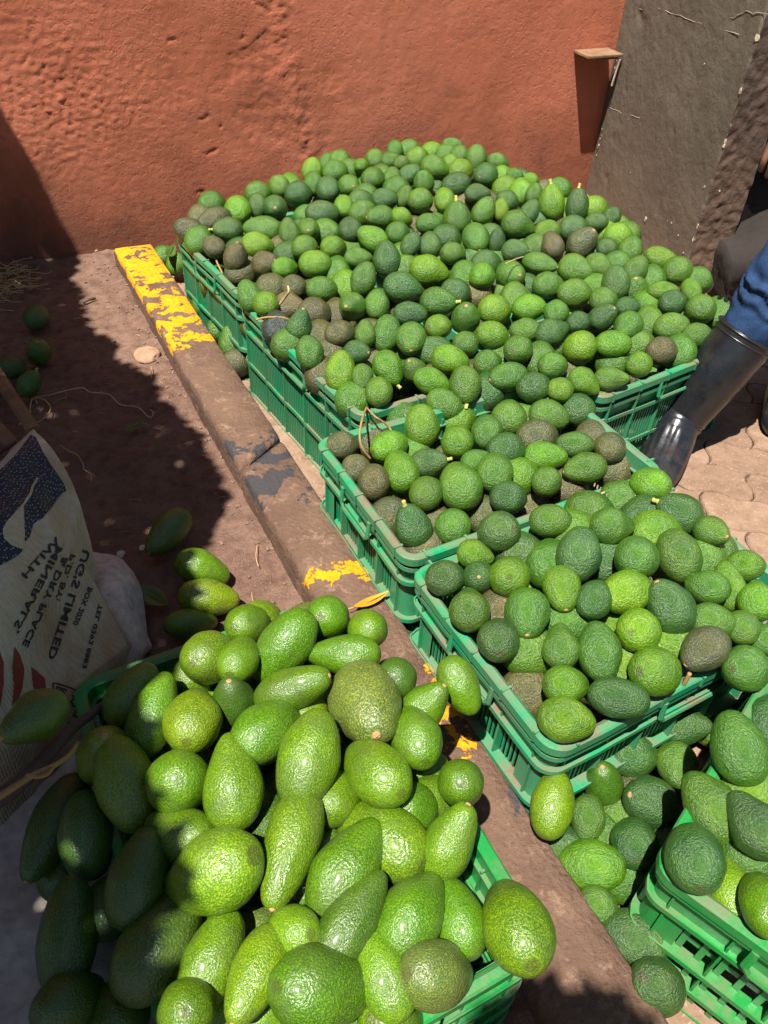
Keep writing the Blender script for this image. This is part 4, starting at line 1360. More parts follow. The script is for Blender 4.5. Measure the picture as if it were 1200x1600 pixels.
fill(rect((.530, .845), .8, .645, .42), 'second', (.085, .16), acch, lowh, COLS, .094, 1.25)
fill(rect((.537, .405), 1.6, .617, .425), 'third', (.08, .15), acch, lowh, COLS, .094, 1.25)
fill(rect((.713, -.169), 22, .60, .42), 'fourth', (.08, .15), acch, lowh, COLS, .10, 1.25)
fill(rect((-.05, .195), 0, .432, .64), 'first', (.10, .19), accm, lowm, COLM, .115, 1.45, .75)
fill([(.60, .20), (.70, .26), (.90, .34), (.90, .40), (.60, .38)], 'gap2', (.045,), acch, lowh, COLS, .085, 1.2, .7)
def stuff_obj(name, acc, src, label):
    base = HASS if src is lowh else SMOOTH
    mt = base.copy(); mt.name = base.name+' deep'; t = mt.node_tree
    at = t.nodes.new('ShaderNodeVertexColor'); at.layer_name = 'Skin'; oi = [n for n in t.nodes if n.type == 'OBJECT_INFO'][0]
    for l in list(oi.outputs['Color'].links): t.links.new(at.outputs[0], l.to_socket)
    loc = t.nodes.new('ShaderNodeAttribute'); loc.attribute_name = 'fruit_coord'; tc = [n for n in t.nodes if n.type == 'TEX_COORD'][0]
    for l in list(tc.outputs['Object'].links): t.links.new(loc.outputs['Vector'], l.to_socket)
    me = mesh(name, acc[0], acc[1], mt, True)
    ca = me.color_attributes.new('Skin', 'FLOAT_COLOR', 'POINT'); ca.data.foreach_set('color', [v for c in acc[2] for v in c])
    fa = me.attributes.new('fruit_coord', 'FLOAT_VECTOR', 'POINT'); fa.data.foreach_set('vector', [v for c in acc[3] for v in c])
    return tag(link(name, me), label, 'avocados', kind='stuff')
stuff_obj('avocado_pile', acch, lowh, 'small pebbly avocados lying deeper in the heaps and in the gaps between them')
stuff_obj('smooth_avocado_pile', accm, lowm, 'large smooth avocados lying deeper in the bright green crate')

# ---- stalks and leaves among the fruit
strand('stalk', 'thin bent brown stalk arching from the corner of the half-filled teal crate', 'stalk', [(573, 636, .30), (566, 655, .36), (562, 680, .36), (566, 700, .34), (579, 717, .31)], .0026, TWIG)
strand('stalk', 'brown stalk lying from the crate corner across to the avocados', 'stalk', [(573, 637, .31), (585, 650, .34), (597, 658, .33), (608, 668, .31), (615, 680, .30)], .0022, TWIG)
strand('stalk', 'dry stalk across the rim of the plate-marked teal crate', 'stalk', [(400, 500, .33), (415, 496, .34), (440, 496, .34), (452, 500, .33)], .0026, TWIG)
strand('stalk', 'short forked stalk upright in the left of the big heap', 'stalk', [(437, 476, .35), (446, 464, .38), (451, 456, .40), (450, 447, .41)], .003, STRAW)
strand('stalk', 'dry stalk hanging over the rim of the furthest teal crate', 'stalk', [(337, 402, .31), (340, 412, .30), (348, 428, .28), (352, 440, .25)], .003, TWIG)
strand('stalk', 'pale stalk resting against the back rim of the nearest teal crate', 'stalk', [(896, 808, .30), (908, 796, .33), (925, 780, .34), (945, 769, .32)], .0028, STRAW)
strand('stalk', 'dry stalk hanging off the front rim of the nearest teal crate', 'stalk', [(1062, 1082, .27), (1068, 1070, .30), (1078, 1052, .33)], .0035, TWIG)
strand('stalk', 'thin pale stalk lying across the upper right of the big heap', 'stalk', [(790, 412, .42), (805, 405, .42), (818, 401, .42)], .0014, STRAW)
def leaf(name, label, px_, py_, z, L, W, ang, tilt, mat, curl=.25):
    p = unp(px_, py_, z); n = 12; mb = MB(); vs = []
    for i in range(n+1):
        t = i/n; w = W*math.sin(math.pi*min(1, t*.98+.01))**.8*(1-.25*t)
        for s in (-1, -.5, 0, .5, 1): vs.append((L*(t-.5), w*.5*s, curl*L*(t-.5)**2*2+abs(s)*w*.18+.0006*((i+int(s*2)) % 2)))
    fs = [(i*5+k, i*5+k+1, (i+1)*5+k+1, (i+1)*5+k) for i in range(n) for k in range(4)]
    me = mesh(name, vs, fs, mat, True); o = tag(link(name, me, None, p, (R(tilt), 0, R(ang))), label, 'leaf')
    md = o.modifiers.new('thick', 'SOLIDIFY'); md.thickness = .0008
    vs, fs = tube_geo([(-L*.5-.012, 0, curl*L*.5), (-L*.2, 0, .002), (L*.45, 0, curl*L*.4)], .0011, 5); link('midrib', mesh('midrib', vs, fs, mat, True), o)
YLEAF = mat_leaf('yellow leaf', (.42, .22, .01), (.30, .13, .02)); GLEAF = mat_leaf('green leaf', (.035, .075, .012), (.06, .11, .02))
leaf('leaf', 'curled yellow leaf lying on the kerb against the half-filled crate', 580, 940, .133, .085, .022, 5, 8, YLEAF)
leaf('leaf', 'dark green leaf at the red wall behind the furthest teal crate', 266, 396, .12, .11, .045, 60, 25, GLEAF)
leaf('leaf', 'dark green leaf on shaded soil beside the folded grey sack', 240, 935, .075, .09, .05, -60, 10, GLEAF)
leaf('leaf', 'small dark leaf on shaded soil below the yellowish cord', 210, 668, .062, .06, .025, 20, 10, GLEAF)
leaf('leaf', 'small pale green leaf poking out beside the corner of the plate crate', 378, 557, .05, .05, .02, 40, 30, GLEAF)

# ================================================================ SACKS, STICKS, PLANKS
def sheet(rows, nu=44, nv=44, wr=.006, seed=0, skirt=.03, inset=.02):
    """rows: control rows of world points, interpolated smoothly into a bulging closed body"""
    A = np.array([[tuple(p) for p in r] for r in rows])
    def cr(a, t):
        n = len(a); s = t*(n-1); i = min(int(s), n-2); u = s-i
        p0, p1, p2, p3 = a[max(i-1, 0)], a[i], a[i+1], a[min(i+2, n-1)]
        return .5*((2*p1)+(-p0+p2)*u+(2*p0-5*p1+4*p2-p3)*u*u+(-p0+3*p1-3*p2+p3)*u**3)
    G = []
    for j in range(nv+1):
        row = np.array([cr(A[:, k], j/nv) for k in range(A.shape[1])])
        G.append([Vector(cr(row, i/nu)) for i in range(nu+1)])
    vs = []
    for j in range(nv+1):
        for i in range(nu+1):
            p = G[j][i]; k = wr*(nz(p.x+seed, p.y, p.z, 7)+.5*nz(p.x*2+seed, p.y*.7, 3, 14))
            vs.append(p+Vector((k*.4, -k*.4, k)))
    W_ = nu+1; fs = [(j*W_+i, (j+1)*W_+i, (j+1)*W_+i+1, j*W_+i+1) for j in range(nv) for i in range(nu)]
    loop = [i for i in range(W_)]+[j*W_+nu for j in range(1, nv+1)]+[nv*W_+i for i in range(nu-1, -1, -1)]+[j*W_ for j in range(nv-1, 0, -1)]
    c = sum((vs[i] for i in loop), Vector())/len(loop); prev = loop
    for k in range(1, 5):
        t = k/4; new = []
        for i in loop:
            p = vs[i]; q = Vector((p.x, p.y, p.z+(skirt-p.z)*t)); h = Vector((c.x-p.x, c.y-p.y, 0)).normalized()
            q += h*(inset*t+.01*nz(p.x, p.y, t+seed, 6)); new.append(len(vs)); vs.append(q)
        for a in range(len(loop)): b = (a+1) % len(loop); fs.append((prev[a], prev[b], new[b], new[a]))
        prev = new
    fs.append(tuple(prev)); return vs, fs
rows = [[unp(-90, 815, .50), unp(-20, 745, .49), unp(20, 702, .47), unp(53, 668, .45)],
        [unp(-90, 890, .50), unp(-10, 820, .49), unp(50, 775, .46), unp(100, 735, .42)],
        [unp(-90, 970, .46), unp(0, 895, .46), unp(75, 845, .42), unp(127, 800, .37)],
        [unp(-90, 1060, .42), unp(0, 985, .42), unp(80, 925, .37), unp(128, 872, .31)],
        [unp(-90, 1160, .37), unp(0, 1070, .37), unp(90, 995, .30), unp(161, 935, .22)],
        [unp(-90, 1270, .31), unp(10, 1170, .30), unp(110, 1080, .24), unp(207, 1005, .13)]]
vs, fs = sheet(rows, 70, 70, seed=1, wr=.011)
sk = tag(link('feed_sack', mesh('feed_sack', vs, fs, SACK, True)), 'upright woven feed sack with mirrored black print and navy patch at left', 'sack', 'woven sacks at the left')
bvh = BVHTree.FromPolygons([Vector(v) for v in vs], [f for f in fs if len(f) <= 4])
def cast(px_, py_, off=.0014):
    d = Vector(ray(px_, py_)).normalized(); o_ = Vector((0, 0, CH)); h, n_, i, ds = bvh.ray_cast(o_, d)
    if h is None: return None
    if n_.dot(d) > 0: n_ = -n_
    return h+n_*off
def decal(name, polys, mat, off=.0014, parent=None):
    """print lying on the cloth: flat outlines draped on the sack's surface"""
    vs = []; fs = []
    for pts, tris in polys:
        n = len(vs); ok = [cast(x, y, off) for x, y in pts]
        vs += [p or Vector((0, 0, -1)) for p in ok]
        fs += [tuple(i+n for i in t) for t in tris if all(ok[i] is not None for i in t)]
    return link(name, mesh(name, vs, fs, mat, True), parent or sk)
def text_polys(body, p0, p1, hgt, taper=1.0):
    cu = bpy.data.curves.new('txt', 'FONT'); cu.body = body; cu.size = 1; cu.offset = .022; cu.resolution_u = 2
    to = bpy.data.objects.new('txt', cu); COL.objects.link(to); bpy.context.view_layer.update()
    me = to.to_mesh(); bm = bmesh.new(); bm.from_mesh(me); to.to_mesh_clear(); bpy.data.objects.remove(to)
    bmesh.ops.triangulate(bm, faces=bm.faces)
    for _ in range(2): 
        es = [e for e in bm.edges if e.calc_length() > .22]
        if es: bmesh.ops.subdivide_edges(bm, edges=es, cuts=1); bmesh.ops.triangulate(bm, faces=bm.faces)
    xs = [v.co.x for v in bm.verts]; x0, x1 = min(xs), max(xs); P0, P1 = Vector(p0), Vector(p1); dr = P1-P0
    up = Vector((-abs(dr.y), -abs(dr.x))).normalized()          # mirrored: the print is seen from inside out
    pts = []
    for v in bm.verts:
        t = (v.co.x-x0)/(x1-x0); q = P0+dr*t+up*v.co.y*hgt/.72; pts.append((q.x, q.y))
    tris = [tuple(v.index for v in f.verts) for f in bm.faces]; bm.free(); return pts, tris
def grid_poly(pts):                                      # polygon outline -> fine triangulation for draping
    bm = bmesh.new(); vv = [bm.verts.new((x, y, 0)) for x, y in pts]; bm.faces.new(vv); bmesh.ops.triangulate(bm, faces=bm.faces)
    for _ in range(5):
        es = [e for e in bm.edges if e.calc_length() > 6]
        if not es: break
        bmesh.ops.subdivide_edges(bm, edges=es, cuts=1); bmesh.ops.triangulate(bm, faces=bm.faces)
    bm.verts.index_update(); r_ = ([(v.co.x, v.co.y) for v in bm.verts], [tuple(v.index for v in f.verts) for f in bm.faces]); bm.free(); return r_
decal('navy_print', [grid_poly([(-60, 800), (0, 735), (25, 710), (48, 680), (56, 684), (66, 705), (80, 728), (92, 745), (100, 757), (103, 768), (97, 770), (84, 762), (79, 757), (76, 764), (80, 776), (78, 796), (66, 810), (52, 818), (46, 838), (40, 846), (28, 838), (16, 845), (34, 862), (22, 872), (0, 884), (-60, 920)])], NAVY, .0012)
decal('pale_outline', [grid_poly([(56, 748), (60, 748), (52, 762), (48, 775), (36, 792), (22, 806), (12, 818), (7, 828), (9, 838), (20, 848), (34, 853), (38, 858), (30, 858), (16, 852), (5, 842), (3, 828), (9, 816), (20, 804), (33, 790), (45, 772), (49, 760)])], SACK, .0026)
TX = [("WITH", (95, 845), (40, 905), 11), ("MINERALS,", (97, 857), (26, 990), 11), ("& DRY PLACE", (106, 872), (42, 1012), 10), ("P.D. BY:", (117, 868), (92, 940), 8),
      ("UG'S LIMITED", (140, 862), (84, 1032), 12), ("BOX 2020", (144, 920), (120, 978), 8), ("TEL 0392 8883", (160, 945), (134, 1045), 7), ("KAMPALA", (178, 960), (150, 1028), 7)]
for a, b, c, h in TX[:7]: decal('printed_line', [text_polys(a, b, c, h)], INK)
decal('red_stripe', [grid_poly([(-8, 1018), (-2, 1016), (5, 1035), (5, 1070), (-2, 1110), (-10, 1110)])], REDINK)
decal('red_stripe', [grid_poly([(22, 1010), (30, 1024), (37, 1045), (34, 1075), (26, 1098), (18, 1102), (21, 1070), (19, 1040)])], REDINK)
decal('red_stripe', [grid_poly([(48, 1042), (60, 1052), (69, 1060), (71, 1078), (60, 1082), (52, 1075)])], REDINK)
def pline(pts, w=1.1):
    out = []
    for a, b in zip(pts, pts[1:]):
        a, b = Vector(a), Vector(b); d = (b-a).normalized(); n_ = Vector((-d.y, d.x))*w; out.append(([tuple(a+n_), tuple(b+n_), tuple(b-n_), tuple(a-n_)], [(0, 1, 2), (0, 2, 3)]))
    return out
decal('box_print', pline([(137, 1085), (112, 1076), (96, 1070), (82, 1067), (82, 1078)]) + pline([(87, 1073), (103, 1078), (102, 1096), (92, 1090), (87, 1073)]) + pline([(91, 1077), (99, 1080), (99, 1090)]) + pline([(112, 1086), (127, 1096), (114, 1104), (110, 1095), (119, 1088), (124, 1102)]) + pline([(120, 1108), (114, 1118), (124, 1120)]) + pline([(104, 1128), (116, 1132)]), INK)
# frayed seam of the printed sack
mb = MB(); rr_ = random.Random(3)
for k in range(60):
    t = k/60; x = 150+t*58; y = 905+t*110; c_ = cast(x-4, y, .001)
    if c_ is None: continue
    e_ = c_+Vector((rr_.uniform(.006, .02), rr_.uniform(-.006, .012), rr_.uniform(-.012, .004))); mb.tube([c_, c_.lerp(e_, .5)+Vector((0, 0, .003)), e_], .0008, 4)
tag(link('frayed_edge', mb.mesh('frayed_edge', plain('frayed strands', (.45, .38, .28))), sk), kind='stuff')
rows = [[unp(118, 860, .13), unp(150, 862, .13), unp(175, 868, .12), unp(190, 876, .09)],
        [unp(115, 900, .15), unp(155, 893, .17), unp(190, 893, .15), unp(212, 905, .09)],
        [unp(125, 950, .16), unp(165, 940, .18), unp(200, 930, .15), unp(222, 930, .09)],
        [unp(150, 1020, .14), unp(185, 1000, .15), unp(212, 985, .12), unp(229, 985, .08)],
        [unp(160, 1050, .10), unp(200, 1035, .10), unp(222, 1015, .09), unp(236, 1010, .07)]]
vs, fs = sheet(rows, 26, 26, .012, 5); tag(link('feed_sack', mesh('feed_sack', vs, fs, GREYSACK, True)), 'crumpled grey-white sack folded on the soil behind the printed sack', 'sack', 'woven sacks at the left')
rows = [[Vector((-.62, .86, .20)), Vector((-.40, .90, .20)), Vector((-.22, .90, .17)), Vector((-.075, .86, .10))],
        [Vector((-.66, .62, .27)), Vector((-.42, .64, .25)), Vector((-.22, .66, .18)), Vector((-.07, .66, .12))],
        [Vector((-.68, .40, .30)), Vector((-.44, .42, .27)), Vector((-.24, .44, .19)), Vector((-.07, .44, .13))],
        [Vector((-.66, .18, .30)), Vector((-.44, .20, .26)), Vector((-.24, .22, .18)), Vector((-.07, .22, .12))],
        [Vector((-.60, -.02, .22)), Vector((-.42, .0, .2)), Vector((-.24, .02, .15)), Vector((-.08, .04, .10))]]
vs, fs = sheet(rows, 34, 34, .014, 9, .03, .01); tag(link('feed_sack', mesh('feed_sack', vs, fs, GREYSACK, True)), 'dull grey sack slumped in shade at the bottom left corner under dark avocados', 'sack', 'woven sacks at the left')

rows = [[unp(1120, 372, .22), unp(1180, 335, .26), unp(1240, 322, .26), unp(1330, 330, .2)],
        [unp(1138, 400, .20), unp(1190, 372, .26), unp(1250, 365, .27), unp(1330, 375, .2)],
        [unp(1142, 432, .14), unp(1195, 420, .20), unp(1250, 415, .2), unp(1330, 425, .15)],
        [unp(1140, 462, .06), unp(1195, 462, .08), unp(1250, 462, .08), unp(1330, 470, .06)]]
vs, fs = sheet(rows, 30, 30, .012, 13, .01); tag(link('tarpaulin_bundle', mesh('tarpaulin_bundle', vs, fs, ALLEYSHADE, True)), 'dark crumpled tarpaulin bundle in shade just right of the pier', 'tarpaulin')  # near-black colour carries the shade on this guessed bundle
br = strand('branch', 'thick dead brown branch leaning on the corner of the smooth avocado crate', 'branch', [(-40, 1262, .37), (10, 1240, .38), (60, 1195, .385), (110, 1140, .37), (140, 1118, .345), (163, 1098, .32)], [.0135, .005], DARKWOOD, sub=8, n=10)
strand('twig', 'thin tan twig curving over the dead branch at left', 'twig', [(-20, 1256, .42), (10, 1238, .43), (50, 1212, .43), (85, 1196, .42), (108, 1180, .41), (120, 1163, .40)], [.005, .0028], TWIG)
strand('twig', 'short side twig pointing left across the dead branch', 'twig', [(40, 1211, .435), (52, 1214, .43), (72, 1211, .43), (82, 1200, .425)], .0028, TWIG)
for a, b, r_, lab in (((-45, 520, .20), (52, 672, .16), .017, 'dark split wooden stake leaning behind the printed sack, rightmost one'), ((-60, 600, .22), (28, 705, .20), .015, 'dark wooden stake behind the printed sack, left of the other stake')):
    pa, pb = unp(*a), unp(*b); pa = pa+(pa-pb)*.3
    pts = [pa.lerp(pb, k/8)+Vector((.003*nz(k, 1, 2, 1.3), .003*nz(k, 5, 2, 1.3), 0)) for k in range(9)]
    vs, fs = tube_geo(pts, [(r_, r_*.6)]*9, 7); tag(link('wooden_stake', mesh('wooden_stake', vs, fs, WOOD, False)), lab, 'stake')
strand('root', 'thin dark root crossing behind the top of the printed sack', 'root', [(-10, 712, .46), (10, 700, .46), (25, 690, .46)], .004, DARKWOOD)

# ================================================================ PERSON IN RUBBER BOOTS
person = tag(empty('person', (1.75, 1.15, 0)), 'person in rolled blue jeans and black rubber boots standing at the right edge', 'person')
def loc_link(name, me, par=None, base=person):
    me.transform(Matrix.Translation(-Vector((1.75, 1.15, 0)))); return link(name, me, par or base)
def spine(pts, sub=5):
    out = []
    for i in range(len(pts)-1):
        p0, p1, p2, p3 = [np.array(pts[k], float) for k in (max(i-1, 0), i, i+1, min(i+2, len(pts)-1))]
        for k in range(sub):
            t = k/sub; out.append(.5*((2*p1)+(-p0+p2)*t+(2*p0-5*p1+4*p2-p3)*t*t+(-p0+3*p1-3*p2+p3)*t**3))
    out.append(np.array(pts[-1], float)); return out
def body_of(pts, side, n=28, fold=None, cap=True):
    """pts: (x,y,z, half width across, half depth); side: horizontal vector giving the 'across' direction"""
    S = spine(pts, 8); vs = []; fs = []; sd = Vector(side).normalized()
    for i, s in enumerate(S):
        a = Vector(S[min(i+1, len(S)-1)][:3])-Vector(S[max(i-1, 0)][:3]); a.normalize()
        b = sd-a*sd.dot(a); b.normalize(); c = a.cross(b)
        for k in range(n):
            th = 2*math.pi*k/n; ra, rb = s[3], s[4]; f_ = fold(i/(len(S)-1), th) if fold else 0
            p = Vector(s[:3])+b*(ra+f_)*math.cos(th)+c*(rb+f_)*math.sin(th); vs.append(p)
    for i in range(len(S)-1):
        for k in range(n): k2 = (k+1) % n; fs.append((i*n+k, i*n+k2, (i+1)*n+k2, (i+1)*n+k))
    if cap: fs.append(tuple(range(n))[::-1]); fs.append(tuple((len(S)-1)*n+k for k in range(n)))
    return vs, fs
def boot(ankle, top, toe_dir, parent):
    A, T = Vector(ankle), Vector(top); td = Vector((toe_dir[0], toe_dir[1], 0)).normalized(); sd = Vector((-td.y, td.x, 0))
    P = lambda f_, z: (A.x+td.x*f_, A.y+td.y*f_, z)
    L = lambda t: tuple(A.lerp(T, t))
    pts = [L(1)+(.080, .083), L(.99)+(.082, .085), L(.93)+(.079, .082), L(.6)+(.077, .081), L(.3)+(.069, .073), L(.08)+(.064, .068),
           P(.012, .108)+(.062, .070), P(.045, .082)+(.062, .068), P(.095, .062)+(.062, .056), P(.15, .049)+(.061, .045), P(.20, .041)+(.054, .037), P(.228, .037)+(.038, .028), P(.24, .034)+(.01, .01)]
    def fold(t, th):
        f_ = 0
        if .40 < t < .52: f_ += .0024*(math.sin((t-.40)*200) > .1)
        if .55 < t < .80: f_ += .0030*(math.sin(th*17) > .25)*math.sin(math.pi*(t-.55)/.25)
        return f_
    vs, fs = body_of(pts, sd, 60, fold)
    vs = [Vector((v.x, v.y, max(v.z, .016))) for v in vs]
    b = loc_link('boot', mesh('boot', vs, fs, RUBBER, True), parent)
    # heel and sole
    out = []
    for k in range(36):
        th = 2*math.pi*k/36; fx = .085+.155*math.cos(th); wy = .050*math.sin(th)*(1.0 if fx > .05 else .86)*(1+.1*math.sin((fx)*12))
        out.append((A.x+td.x*fx+sd.x*wy, A.y+td.y*fx+sd.y*wy))
    vs = [(x, y, z) for z in (.002, .024) for x, y in out]; fs = [(i, (i+1) % 36, 36+(i+1) % 36, 36+i) for i in range(36)]+[tuple(range(36))[::-1], tuple(range(36, 72))]
    s_ = mesh('sole', vs, fs, RUBBER); me = bevel(s_, .003, 2); loc_link('sole', me, b)
    # rolled top band
    for t in (.985, .93):
        c_ = A.lerp(T, t); ax = (T-A).normalized(); q = ax.to_track_quat('Z', 'Y'); r_ = .083 if t > .95 else .0805; ring = [c_+q @ Vector((r_*math.cos(2*math.pi*k/40), r_*math.sin(2*math.pi*k/40), 0)) for k in range(41)]
        vs, fs = tube_geo(ring, .0028, 8, False); loc_link('top_band', mesh('top_band', vs, fs, RUBBER, True), b)
    return b
FA, FT = (1.585, 1.175, .105), (1.700, 1.150, .375)
b1 = boot(FA, FT, (-.15, -.10), person)
b2 = boot((2.10, 1.22, .105), (2.08, 1.19, .37), (-.16, -.13), person)
def denim_fold(seed, amp):
    def fn(t, th):
        f_ = amp*.5*nz(math.cos(th)*1.2+seed, math.sin(th)*1.2, t*5, 1.6)
        if t > .16: f_ += 1.25*amp*(abs(math.sin(t*30+2.6*math.cos(th+seed)+2*nz(math.cos(th), math.sin(th), seed, 1)))**2.2)*max(0, min(1, (t-.16)*9))*max(0, 1-abs(t-.42)/.34)
        return f_
    return fn
jeans = loc_link('jeans', (lambda g: mesh('jeans', g[0], g[1], DENIM, True))(body_of([(1.690, 1.152, .34, .066, .068), (1.703, 1.150, .385, .070, .072), (1.722, 1.150, .43, .073, .076), (1.742, 1.148, .48, .079, .080), (1.765, 1.146, .55, .080, .082), (1.83, 1.14, .66, .085, .088), (1.90, 1.14, .80, .095, .10), (1.93, 1.15, .90, .11, .13)], (0.5, -.8, 0), 56, denim_fold(1, .011))))
loc_link('trouser_leg', (lambda g: mesh('trouser_leg', g[0], g[1], DENIM, True))(body_of([(2.08, 1.19, .34, .066, .068), (2.08, 1.19, .42, .075, .078), (2.07, 1.19, .52, .078, .08), (2.04, 1.18, .68, .085, .088), (2.0, 1.17, .80, .10, .11), (1.97, 1.16, .90, .11, .13)], (0.5, -.8, 0), 40, denim_fold(4, .009))), jeans)
loc_link('seat_of_jeans', (lambda g: mesh('seat_of_jeans', g[0], g[1], DENIM, True))(body_of([(1.95, 1.155, .80, .15, .10), (1.95, 1.155, .90, .17, .12), (1.95, 1.155, 1.0, .155, .11)], (0.8, .5, 0), 40)), jeans)
# continuous body: torso, neck, head, arms and hands, grown from a skeleton
SKIN = plain('brown skin', (.12, .055, .03), .5, .4, 40, .15, .002, .12); SHIRT = plain('dark work shirt', (.05, .06, .07), .85, .2, 60, .3, .002); HAIR = plain('black hair', (.01, .009, .008), .8, .2, 200, .8, .003)
def skin(name, nodes, edges, mat, sub=2):
    bm = bmesh.new(); vv = [bm.verts.new(n_[:3]) for n_ in nodes]
    for a, b in edges: bm.edges.new((vv[a], vv[b]))
    me = bpy.data.meshes.new(name); bm.to_mesh(me); bm.free(); o = bpy.data.objects.new(name, me); COL.objects.link(o)
    md = o.modifiers.new('s', 'SKIN'); md.use_smooth_shade = True
    for i, n_ in enumerate(nodes): me.skin_vertices[0].data[i].radius = (n_[3], n_[4] if len(n_) > 4 else n_[3])
    me.skin_vertices[0].data[0].use_root = True
    o.modifiers.new('d', 'SUBSURF').levels = sub; bpy.context.view_layer.update()
    dg = bpy.context.evaluated_depsgraph_get(); m2 = bpy.data.meshes.new_from_object(o.evaluated_get(dg)); bpy.data.objects.remove(o)
    m2.materials.clear(); m2.materials.append(mat); m2.name = name; return shade(m2)
HX, HY = 1.95, 1.155                                    # hips; the person faces (-.83,-.55)
fw = Vector((-.83, -.55, 0)); sd = Vector((.55, -.83, 0))
def bp(f_, s_, z): v = Vector((HX, HY, z))+fw*f_+sd*s_; return (v.x, v.y, v.z)
N = [bp(0, 0, .96)+(.15, .11), bp(.01, 0, 1.12)+(.135, .10), bp(.02, 0, 1.28)+(.15, .11), bp(.03, 0, 1.40)+(.13, .09), bp(.04, 0, 1.48)+(.055,), bp(.06, 0, 1.56)+(.075, .085), bp(.07, 0, 1.64)+(.08, .095), bp(.06, 0, 1.71)+(.06, .07)]
E_ = [(i, i+1) for i in range(7)]
for s in (-1, 1):
    n0 = len(N); N += [bp(.03, .17*s, 1.38)+(.06,), bp(0, .24*s, 1.14)+(.045,), bp(.10, .23*s, .95)+(.034,), bp(.14, .22*s, .88)+(.026, .038), bp(.16, .215*s, .83)+(.022, .036)]
    E_ += [(3, n0)]+[(n0+k, n0+k+1) for k in range(4)]
    for q, (ds, l_) in enumerate(((-.027, .06), (-.009, .07), (.009, .067), (.027, .052))):
        m0 = len(N); N += [bp(.165, .215*s+ds, .80)+(.009,), bp(.175, .215*s+ds, .80-l_*.55)+(.008,), bp(.165, .215*s+ds, .80-l_)+(.007,)]; E_ += [(n0+4, m0), (m0, m0+1), (m0+1, m0+2)]
    m0 = len(N); N += [bp(.18, .215*s-.035*s, .85)+(.010,), bp(.20, .215*s-.045*s, .82)+(.009,)]; E_ += [(n0+3, m0), (m0, m0+1)]
loc_link('body', skin('body', N, E_, SKIN))
loc_link('shirt', skin('shirt', [n_[:3]+tuple(v+.012 for v in n_[3:]) for n_ in (N[0], N[1], N[2], N[3])]+[bp(.035, 0, 1.44)+(.07,)]+[bp(.03, .17*s, 1.38)+(.072,) for s in (-1, 1)]+[bp(.01, .22*s, 1.22)+(.062,) for s in (-1, 1)], [(0, 1), (1, 2), (2, 3), (3, 4), (3, 5), (3, 6), (5, 7), (6, 8)], SHIRT))
bm = bmesh.new(); bmesh.ops.create_uvsphere(bm, u_segments=24, v_segments=16, radius=.1)
for v in bm.verts: v.co = Vector((v.co.x*.92, v.co.y*.92, v.co.z*1.0))+Vector(bp(.035, 0, 1.685))+Vector((0, 0, .004*nz(v.co.x, v.co.y, v.co.z, 60)))
me = bpy.data.meshes.new('hair'); bm.to_mesh(me); bm.free(); me.materials.append(HAIR); loc_link('hair', shade(me))
mb = MB()
for s in (-1, 1):
    mb.tube([bp(.146, .032*s, 1.655), bp(.152, .032*s, 1.655)], [.012, .006], 8)
    mb.tube([bp(.05, .083*s, 1.66), bp(.045, .094*s, 1.655), bp(.05, .088*s, 1.63)], [.012, .016, .008], 8)
mb.tube([bp(.145, 0, 1.66), bp(.168, 0, 1.632), bp(.14, 0, 1.618)], [.008, .014, .008], 8); mb.tube([bp(.140, -.024, 1.592), bp(.152, 0, 1.590), bp(.140, .024, 1.592)], [.004, .007, .004], 6)
loc_link('face_features', shade(mb.mesh('face_features', SKIN)))

# ================================================================ SHADE TREE (outside the frame at left; its crown throws the ragged shade, with a leaf clump added)
HC = 1.95
def up_to(p, h): k = h-p[2]; return (p[0]-SX*k, p[1]-SY*k)
edge = [unp(*q, .05) for q in ((120, 470), (130, 515), (165, 530), (180, 570), (232, 590), (250, 625), (282, 652), (322, 705), (345, 770), (330, 820), (305, 860), (322, 900))]
edge += [unp(*q, .36) for q in ((255, 1035), (205, 1100), (240, 1135), (215, 1195), (262, 1240), (228, 1290), (300, 1345), (312, 1400), (245, 1440), (235, 1560), (215, 1640))]
poly = [up_to(p, HC) for p in edge]; lo_y = min(p[1] for p in poly)
def wallpt(x, y): d = ray(x, y); t = WY/d[1]; return (d[0]*t, WY, CH+d[2]*t)
poly = [(-3.4, 3.0)]+[up_to(wallpt(*q), HC) for q in ((-260, -60), (-60, 90), (0, 172), (35, 230), (72, 305), (108, 385))]+poly+[(poly[-1][0], lo_y-.8), (-3.4, lo_y-.8)]  # crown outline stretched to cast the straight-edged shadow on the wall
poly2 = [up_to(unp(*q, .13), HC) for q in ((745, 1625), (768, 1572), (828, 1548), (888, 1552), (905, 1572), (962, 1568), (1005, 1598), (1060, 1700), (900, 1800), (740, 1750))]  # unseen leaf clump added to cast the camera holder's shadow
tree = tag(empty('shade_tree', (-2.3, -.4, 0)), 'leafy shade tree standing left of the stall, outside the picture', 'tree')
rr_ = random.Random(21)
vs = []; fs = []
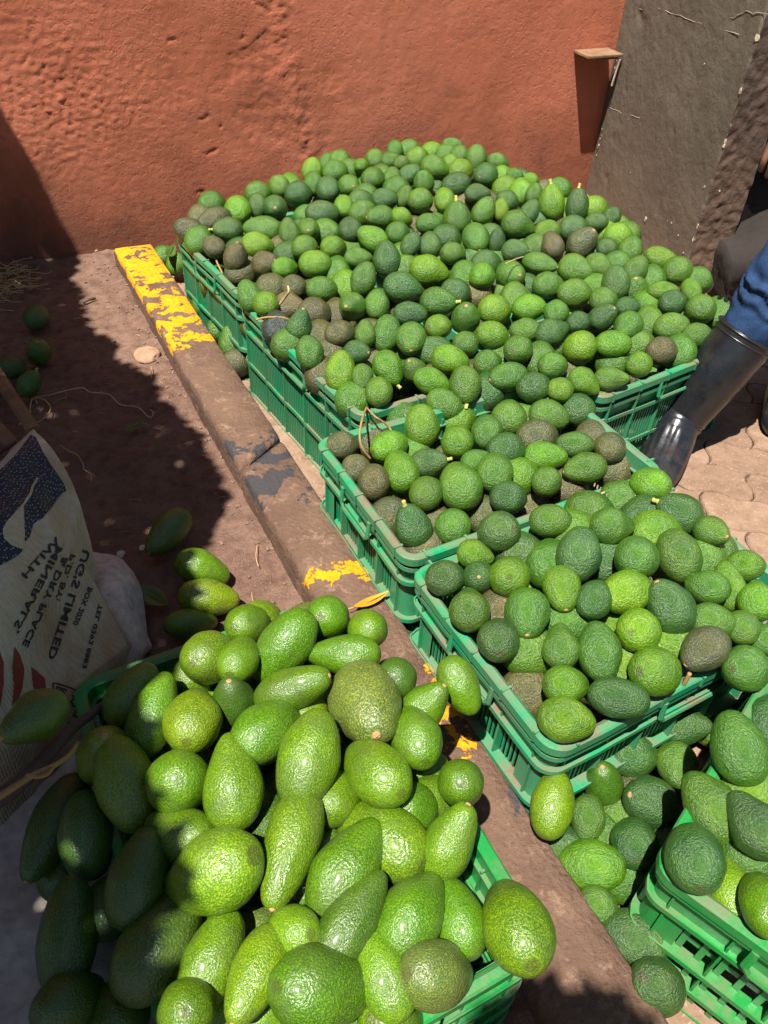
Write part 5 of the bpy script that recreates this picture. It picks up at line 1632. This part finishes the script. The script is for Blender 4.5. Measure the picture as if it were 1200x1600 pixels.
def leafq(c, s, rr_):
    ax = Vector((rr_.uniform(-1, 1), rr_.uniform(-1, 1), rr_.uniform(-.5, .5))).normalized(); nn = Vector((rr_.uniform(-.5, .5), rr_.uniform(-.5, .5), 1)).normalized(); b = nn.cross(ax).normalized()
    n = len(vs); vs.extend([c-ax*s*.5, c-ax*s*.1+b*s*.26, c+ax*s*.5, c-ax*s*.1-b*s*.26, c+ax*s*.22+b*s*.17, c+ax*s*.22-b*s*.17]); fs.append((n, n+3, n+5, n+2, n+4, n+1))
cnt = 0
while cnt < 30000:
    x, y = rr_.uniform(-3.4, poly[9][0]+1.2), rr_.uniform(lo_y-.8, 3.0)
    h = rr_.uniform(HC-.12, HC+.18) if x > -1.5 else rr_.uniform(HC-.1, HC+.9)
    if x < -1.5 and rr_.random() < .45: continue
    k = h-HC; qx, qy = x+SX*k, y+SY*k
    if not inside(poly, qx, qy): 
        cnt += 0; continue
    cnt += 1; leafq(Vector((x, y, h)), rr_.uniform(.05, .10), rr_)
for _ in range(500):  # leaves of the added clump, kept in the same mesh
    while True:
        x, y = rr_.uniform(min(p[0] for p in poly2), max(p[0] for p in poly2)), rr_.uniform(min(p[1] for p in poly2), max(p[1] for p in poly2))
        if inside(poly2, x, y): break
    leafq(Vector((x, y, HC+rr_.uniform(-.05, .03))), rr_.uniform(.05, .08), rr_)
lf = link('crown', mesh('crown', [v-Vector((-2.3, -.4, 0)) for v in vs], fs, mat_leaf('tree leaf', (.03, .07, .012), (.05, .10, .02))), tree); lf['kind'] = 'stuff'
mb = MB(); mb.tube([(0, 0, 0), (.03, .02, .8), (.1, .1, 1.5), (.2, .2, 2.1), (.3, .3, 2.8)], [.15, .12, .10, .07, .03], 12)
link('trunk', mb.mesh('trunk', DARKWOOD, True), tree)
for tx, ty in ((1.3, .3), (1.6, 1.5), (.8, 2.6), (-.3, 1.6), (1.2, -.3), (2.5, -.5)):
    mb = MB(); mb.tube([(.1, .1, 1.5), (.1+tx*.35, .1+ty*.35, 1.85), (tx*.7, ty*.7, 2.02), (tx, ty, HC+.03)], [.06, .035, .02, .008], 8); link('limb', mb.mesh('limb', DARKWOOD, True), tree)
